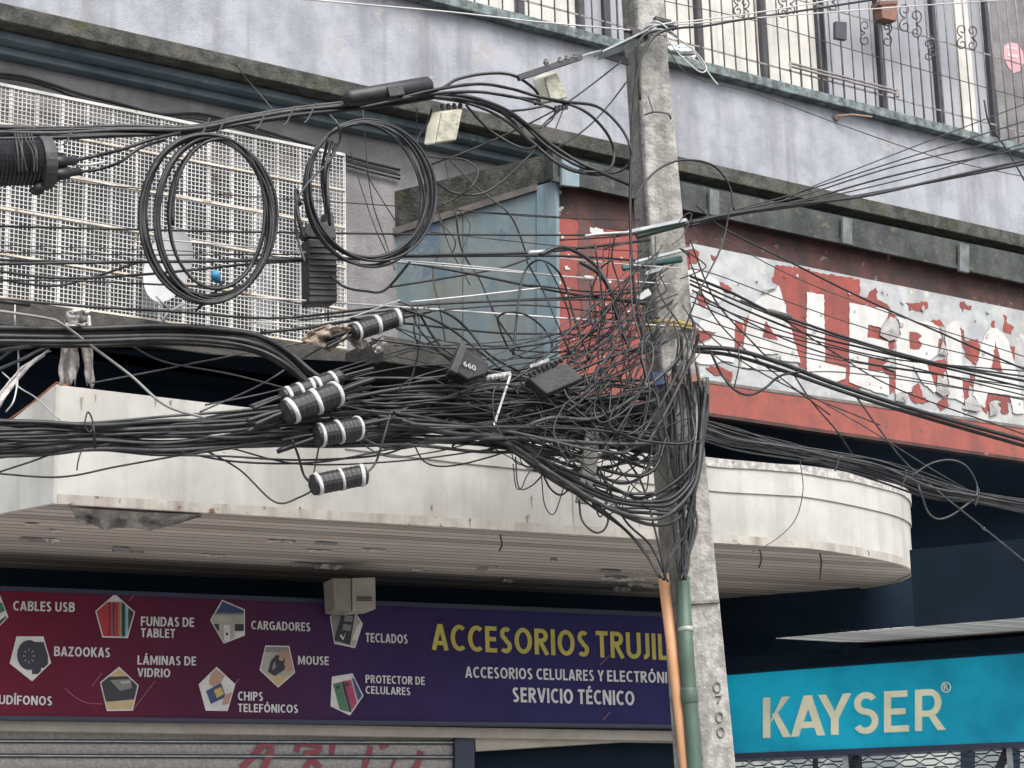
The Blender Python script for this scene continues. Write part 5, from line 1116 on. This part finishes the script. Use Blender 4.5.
# --- pole-side single cables
wire([(676,27),(655,36),(640,62),(633,110),(630.5,180),(631,250),(637,310),(646,350)], 3.2, 'black cable dropping straight down the left edge of the pole', None, m_cab, .16, .01)
wire([(634,200),(645,182),(662,167),(684,160),(712,165),(729,185),(734,210)], 2.4, 'black cable arching over the front of the pole', None, m_cab, .25, .02)
wire([(640,100),(640,40),(674,29),(705,26),(740,20),(800,11),(890,-3)], 2.6, 'single black cable leaving the pole top to the upper right', None, m_cab, .05, .0)
lab, grp = 'pale thin wire leaving the pole top to the upper right', 'pale wires at the pole top'
for pts in ([(660,24),(700,20),(760,12),(850,-3)],[(660,26),(710,22),(780,16),(900,7),(1030,-2)],[(665,30),(690,48),(710,75),(718,85)],[(664,36),(680,55),(700,72),(706,66),(690,45)]): wire(pts, 1.6, lab, grp, m_cab3, .05, .02, cat='wire', name='wire')
wire([(663,40),(690,75),(760,95),(850,128),(940,158),(1030,178)], 1.2, 'thin dark wire sloping down across the stucco below the windows', None, m_cab2, -.3, .0, cat='wire', name='wire')
wire([(660,0),(760,22),(860,52),(1030,100)], 1.1, 'thin dark wire sloping down in front of the window bars', None, m_cab2, -.3, .0, cat='wire', name='wire')
# --- upper right sheaf
lab, grp = 'black cable in the sheaf rising to the right above the GALERIA sign', 'cables rising to the right'
for pts, wp in (([(690,223),(725,215),(790,205),(865,196),(950,177),(1035,158)],3.4),([(690,226),(740,214),(810,204),(900,188),(1035,162)],3),([(690,221),(745,211),(811,198),(900,174),(1035,146)],2.2),([(692,222),(750,208),(804,195),(900,165),(1035,133)],1.8),([(694,222),(750,206),(804,191),(900,160),(1035,118)],1.6),([(700,218),(760,208),(830,196),(930,172),(1035,140)],1.5),([(700,222),(770,206),(804,190),(900,152),(1035,100)],1.3)): wire(pts, wp, lab, grp, m_cab, .02+J(.05), .01)
wire([(984,100),(990,125),(1010,155),(1035,200)], 2, 'dark cable dropping past the right end of the window bars', None, m_cab, -.4, .02)
# --- across the GALERIA sign
wire([(694,347),(735,350),(780,363),(830,382),(890,402),(950,420),(1035,443)], 5, 'thickest black cable crossing the lower part of the GALERIA letters', None, m_cab, .12, .01)
wire([(694,351),(735,356),(790,373),(850,394),(920,416),(1035,449)], 4.2, 'second thick black cable just below the thickest one on the sign', None, m_cab, .1, .01)
lab, grp = 'thin dark cable crossing the GALERIA letters from the pole', 'cables across the GALERIA sign'
for pts, wp in (([(690,276),(730,292),(770,312),(800,322),(860,342),(940,364),(1035,383)],3.2),([(690,280),(740,302),(790,322),(850,341),(930,362),(1035,378)],2.2),([(690,284),(750,312),(810,335),(880,352),(1035,390)],2.4),([(692,290),(740,318),(800,345),(860,362),(950,376),(1035,392)],1.8),([(690,296),(750,320),(820,342),(900,360),(1035,372)],1.6),([(692,302),(760,330),(850,352),(1035,398)],1.6),([(690,315),(760,338),(840,360),(1035,388)],1.4),([(694,330),(780,352),(880,372),(1035,402)],1.4),([(690,268),(720,276),(800,306),(900,338),(1035,370)],1.3),([(696,205),(725,229),(790,262),(860,297),(950,337),(1035,374)],2.2),([(720,236),(780,270),(860,303),(1035,360)],1.2),([(694,335),(730,365),(790,372),(860,374),(1035,400)],1.4),([(690,262),(710,310),(740,345),(790,385),(830,415)],1.6),([(692,320),(740,360),(800,392),(880,425)],1.5),([(740,300),(780,318),(830,350),(900,390),(1035,438)],1.6),([(690,240),(715,300),(755,345),(770,360)],1.8)): wire(pts, wp, lab, grp, m_cab if wp > 1.5 else m_cab2, .02+J(.06), .02)
wire([(730,205),(722,245),(700,290),(684,330)], 2, 'dark wire slanting down across the pole beside the first letter', None, m_cab, .2)
wire([(711,353),(722,375),(735,390),(750,395),(765,388),(780,376),(800,372)], 2.6, 'black cable drooping in a shallow loop below the first letter', None, m_cab, .15)
wire([(738,345),(739,365),(734,388)], 1.3, 'thin wire hanging from the cables below the first letter', None, m_cab, .15, cat='wire', name='wire')
mb = MB(); mb.lathe(cb(766,311,.08), cb(792,318,.08), [(0,.008),(.1,.02),(.9,.02),(1,.008)], 10); tag(mb.build('cable_splice', m_cab2, None, True), 'grey splice sleeve on the cable before the letter A', 'splice sleeve')
wire([(792,372),(812,402),(836,430),(852,454)], 1.8, 'thin dark wire falling from the thick cables over the red band', None, m_cab, .05, cat='wire', name='wire')
wire([(855,395),(880,430),(905,462),(940,493),(985,529),(1035,570)], 1.9, 'dark wire falling steeply from the sign to the lower right corner', None, m_cab2, .05, cat='wire', name='wire')
wire([(815,398),(870,430),(930,468),(985,500)], 1.3, 'thin pale wire falling from the red band to the lower sheaf', None, m_cab2, .05, cat='wire', name='wire')
mb = MB(); mb.lathe(cb(981,526,.05), cb(987,531,.05), [(0,.004),(.5,.009),(1,.004)], 8); tag(mb.build('wire_clamp', m_rag, None, True), 'small white clamp on the steep wire at lower right', 'wire clamp')
# --- lower right sheaf over the canopy end
lab, grp = 'grey cable in the loose sheaf passing over the rounded canopy end', 'cables of the lower right sheaf'
for k in range(18):
    t = (k+.5)/18; o = (t-.5)
    wire([(702,430+o*22+J(2)),(735,440+o*20+J(3)),(780,449+o*16+J(3)),(830,459+o*14+J(2)),(880,471+o*18+J(3)),(930,487+o*22+J(3)),(975,497+o*10+J(1)),(1035,509+o*14+J(2))], RC.choice((1.5,1.9,2.4,2.8)), lab, grp, RC.choice((m_cab,m_cab2)), J(.12), .04)
wire([(912,476),(930,464),(950,460),(966,466),(976,482),(976,496),(962,508),(950,516),(938,519),(928,512),(922,496),(917,482)], 2.2, 'grey slack loop standing out of the lower right sheaf', None, m_cab2, .06, .02)
for x, y in ((905,478),(978,497),(838,462)): wire([(x+1,y-8),(x,y),(x-3,y+9)], 2, 'dark tie strapped round the lower right sheaf', 'ties of the lower right sheaf', m_cab, .16, 0, cat='cable tie', name='cable_tie')
wire([(800,460),(803,490),(795,520),(775,540),(752,552)], 1, 'hair thin wire hanging over the right part of the canopy', None, m_cab2, .1, cat='wire', name='wire')
# --- heavy arcs sweeping under the tangle to the pole
lab, grp = 'black cable sweeping under the tangle in a wide arc up the pole', 'arcs under the tangle'
for k in range(9):
    t = k/8
    wire([(395+J(20),420+J(8)),(450+J(8),426+J(7)),(485+14*t+J(5),434+J(6)),(520+J(6),446+12*t+J(5)),(560+J(5),466+22*t+J(5)),(605+J(5),484+26*t+J(5)),(645+J(4),494+30*t+J(5)),(675+J(3),484+34*t+J(4)),(695+J(3),458+26*t),(704+J(3),425+J(8)),(706+J(3),385+J(10))], RC.choice((2.6,3,3.8,4.2)), lab, grp, RC.choice((m_cab,m_cab2)), .22+J(.12), .04)
# --- cables down the pole into conduits
lab, grp = 'black cable strapped down the pole into the conduits', 'cables down the pole'
for k in range(16):
    t = k/15; x0 = 664+42*RC.random(); tgt = (682 if RC.random() < .75 else 664)
    wire([(x0,375+J(15)),(x0+4+J(3),420),(x0*.6+.4*690+J(3),470),(688+J(9),520),(tgt+J(4)+3,560),(tgt+J(3)+.5,580)], RC.choice((2.4,2.8,3.4)), lab, grp, RC.choice((m_cab,m_cab,m_cab2)), .14+J(.04), .01)
lab, grp = 'black cable running from the tangle down to the orange conduit', 'cables to the orange conduit'
for pts in ([(560,480),(590,505),(625,530),(650,560),(664,580)],[(600,470),(625,520),(650,545),(668,582)],[(610,440),(640,480),(655,530),(666,580)],[(590,500),(615,520),(640,545),(660,578)]): wire(pts, 2.4, lab, grp, m_cab, .2)
wire([(579,500),(582,520),(594,532),(604,530),(608,518),(600,508),(590,498)], 2.2, 'small round loop of black cable hanging before the white fascia', None, m_cab, .25)
wire([(541,470),(550,488),(560,495),(568,490),(576,478)], 2, 'shallow hanging loop of wire left of the hanging board', None, m_cab, .2, cat='wire', name='wire')
# --- the tangle itself
lab, grp = 'thin black wire looping in the dense tangle left of the pole', 'wires of the tangle'
for i in range(13):
    cx = min(668, RC.gauss(602, 40)); cy = min(455, RC.gauss(416, 30)); r1 = RC.uniform(14, 52); r2 = r1*RC.uniform(.35, .9); a0 = RC.uniform(0, 6.3); tt = RC.uniform(.6, 1.4)*2*pi; tl = RC.uniform(0, 3.1)
    pts = []; n = 9; d0 = J(.22)
    for k in range(n+1):
        a = a0+tt*k/n; g_ = 1+.18*math.sin(2.3*a+i); x, y = r1*cos(a)*g_, r2*sin(a)*g_; pts.append((cx+x*cos(tl)-y*sin(tl), min(500, max(275, cy+x*sin(tl)+y*cos(tl))), d0+.12*math.sin(a*.9+i)))
    wire(pts, RC.choice((1.1,1.3,1.6,2)), lab, grp, RC.choice((m_cab,m_cab,m_cab2)), .2, .03, 6, n=5, cat='wire', name='wire')
lab, grp = 'black wire strand stretched through the tangle to the pole brackets', 'strands of the tangle'
for i in range(36):
    x0 = RC.uniform(350, 560); y0 = RC.gauss(415, 20); x1 = RC.uniform(628, 678); y1 = RC.choice((RC.uniform(240,300), RC.uniform(300,360), RC.uniform(350,440), RC.uniform(380,470), RC.uniform(380,470)))
    mx, my = x0*.5+x1*.5+J(20), max(y0, y1)*.6+min(y0, y1)*.4+RC.uniform(-8, 40)
    pts = [(x0,y0),(x0*.72+mx*.28+J(10),y0*.6+my*.4+J(12)),(mx,my),(mx*.4+x1*.6+J(10),my*.5+y1*.5+J(12)),(x1,y1)]
    wire(pts, RC.choice((1.1,1.3,1.6,2.2,3.4)), lab, grp, RC.choice((m_cab,m_cab,m_cab,m_cab2)), .1+J(.2), .06, 6, n=5, cat='wire', name='wire')
lab, grp = 'black wire hanging down the front of the tangle from the pole brackets', 'hanging wires of the tangle'
for i in range(16):
    x0 = RC.uniform(590, 668); y0 = RC.uniform(235, 330); x1 = RC.uniform(570, 685); y1 = RC.uniform(400, 500)
    pts = [(x0,y0),(x0*.8+x1*.2+J(14),y0*.7+y1*.3),(x0*.5+x1*.5+J(22),y0*.4+y1*.6),(x1+J(12),y1),(x1+J(25),y1-RC.uniform(5, 40))]
    wire(pts, RC.choice((1.2,1.5,1.9)), lab, grp, RC.choice((m_cab,m_cab2)), .15+J(.18), .05, 6, n=5, cat='wire', name='wire')
lab, grp = 'dark wire sagging out of the bundle in a long bight towards the pole', 'sagging bights of the tangle'
for i in range(26):
    x0 = RC.uniform(400, 540); y0 = RC.gauss(412, 18); xm = RC.uniform(540, 640); ym = RC.gauss(452, 26); x1 = RC.uniform(640, 704); y1 = RC.uniform(330, 470); d0 = J(.15)
    wire([(x0,y0,d0),(x0*.55+xm*.45+J(8),y0*.55+ym*.45+J(8),d0),(xm,ym,d0+J(.1)),(xm*.5+x1*.5+J(10),ym*.8+y1*.2+J(10),d0),(x1,y1,d0),(x1+J(10),y1-30,d0)], RC.choice((1.2,1.6,2,2.8,4)), lab, grp, RC.choice((m_cab,m_cab,m_cab,m_cab2)), .22, .05, 7, n=5, cat='wire', name='wire')
lab, grp = 'long thin wire sagging from the pole brackets across the blue panel to the bundle', 'long sagging wires'
for i in range(18):
    x0 = RC.uniform(645, 685); y0 = RC.uniform(240, 345); x1 = RC.uniform(370, 520); y1 = RC.uniform(310, 425); d0 = J(.15); sg_ = RC.uniform(10, 60)
    wire([(x0,y0,d0),(x0*.75+x1*.25+J(5),y0*.75+y1*.25+sg_*.7,d0),(x0*.5+x1*.5+J(8),(y0+y1)/2+sg_,d0),(x0*.25+x1*.75+J(5),y0*.25+y1*.75+sg_*.7,d0),(x1,y1,d0)], RC.choice((1,1.3,1.6,2.2)), lab, grp, RC.choice((m_cab,m_cab,m_cab2)), .05, .04, 7, n=5, cat='wire', name='wire')
lab, grp = 'small drooping wire end below the tangle in front of the white fascia', 'drooping ends below the tangle'
for i in range(7):
    x0 = RC.uniform(500, 620); y0 = 455+.25*(x0-500)+J(8); x1 = x0+RC.uniform(15, 45)
    wire([(x0,y0),(x0+6+J(4),y0+RC.uniform(14,34)),((x0+x1)/2,y0+RC.uniform(22,44)),(x1-4,y0+RC.uniform(10,30)),(x1,y0+8)], RC.choice((1.2,1.6)), lab, grp, RC.choice((m_cab,m_cab2)), .12+J(.1), .04, 6, n=5, cat='wire', name='wire')
lab, grp = 'wire loop standing before the blue panel and red panel', 'loops before the blue panel'
for pts, wp in (([(513,355),(520,290),(527,268),(540,260),(555,268),(565,285),(575,320),(590,360)],2.4),([(527,262),(545,295),(560,330),(575,365)],1.8),([(502,335),(498,318),(510,312),(528,316),(545,330),(552,345),(545,355),(525,358),(510,350),(502,335)],2),([(440,310),(455,318),(470,332),(490,355),(520,372)],2.8),([(420,315),(440,345),(470,365),(500,380)],2.6),([(400,308),(430,318),(455,332),(480,352),(505,372)],2.6),([(412,312),(420,330),(440,352),(452,362)],2),([(418,305),(414,330),(418,352),(408,390)],1.8),([(395,300),(415,310),(420,335),(414,372),(404,392)],1.5),([(590,360),(598,330),(590,300),(600,270),(612,260)],2),([(580,262),(600,275),(614,300),(622,330),(630,350)],4),([(540,255),(560,247),(580,254),(598,268),(610,290),(618,320)],4.4),([(592,325),(590,310),(598,305),(605,315),(602,335),(596,350)],1.8),([(545,262),(560,290),(570,320),(568,350)],1.6),([(615,235),(612,260),(620,290),(618,330)],1.8),([(604,262),(604,250),(615,246),(640,240)],1.6)):
    wire(pts, wp, lab, grp, m_cab, .1, .04)
lab, grp = 'short wire curl tied on the pole between the brackets', 'curls on the pole'
for i in range(8):
    x0 = RC.uniform(645, 690); y0 = RC.uniform(215, 370)
    wire([(x0,y0),(x0+J(10),y0-8),(x0+10+J(8),y0+J(10)),(x0+6+J(10),y0+14),(x0-6+J(8),y0+20+J(8))], RC.choice((1.2,1.5)), lab, grp, RC.choice((m_cab,m_cab2)), .2, .02, 6, n=5, cat='wire', name='wire')
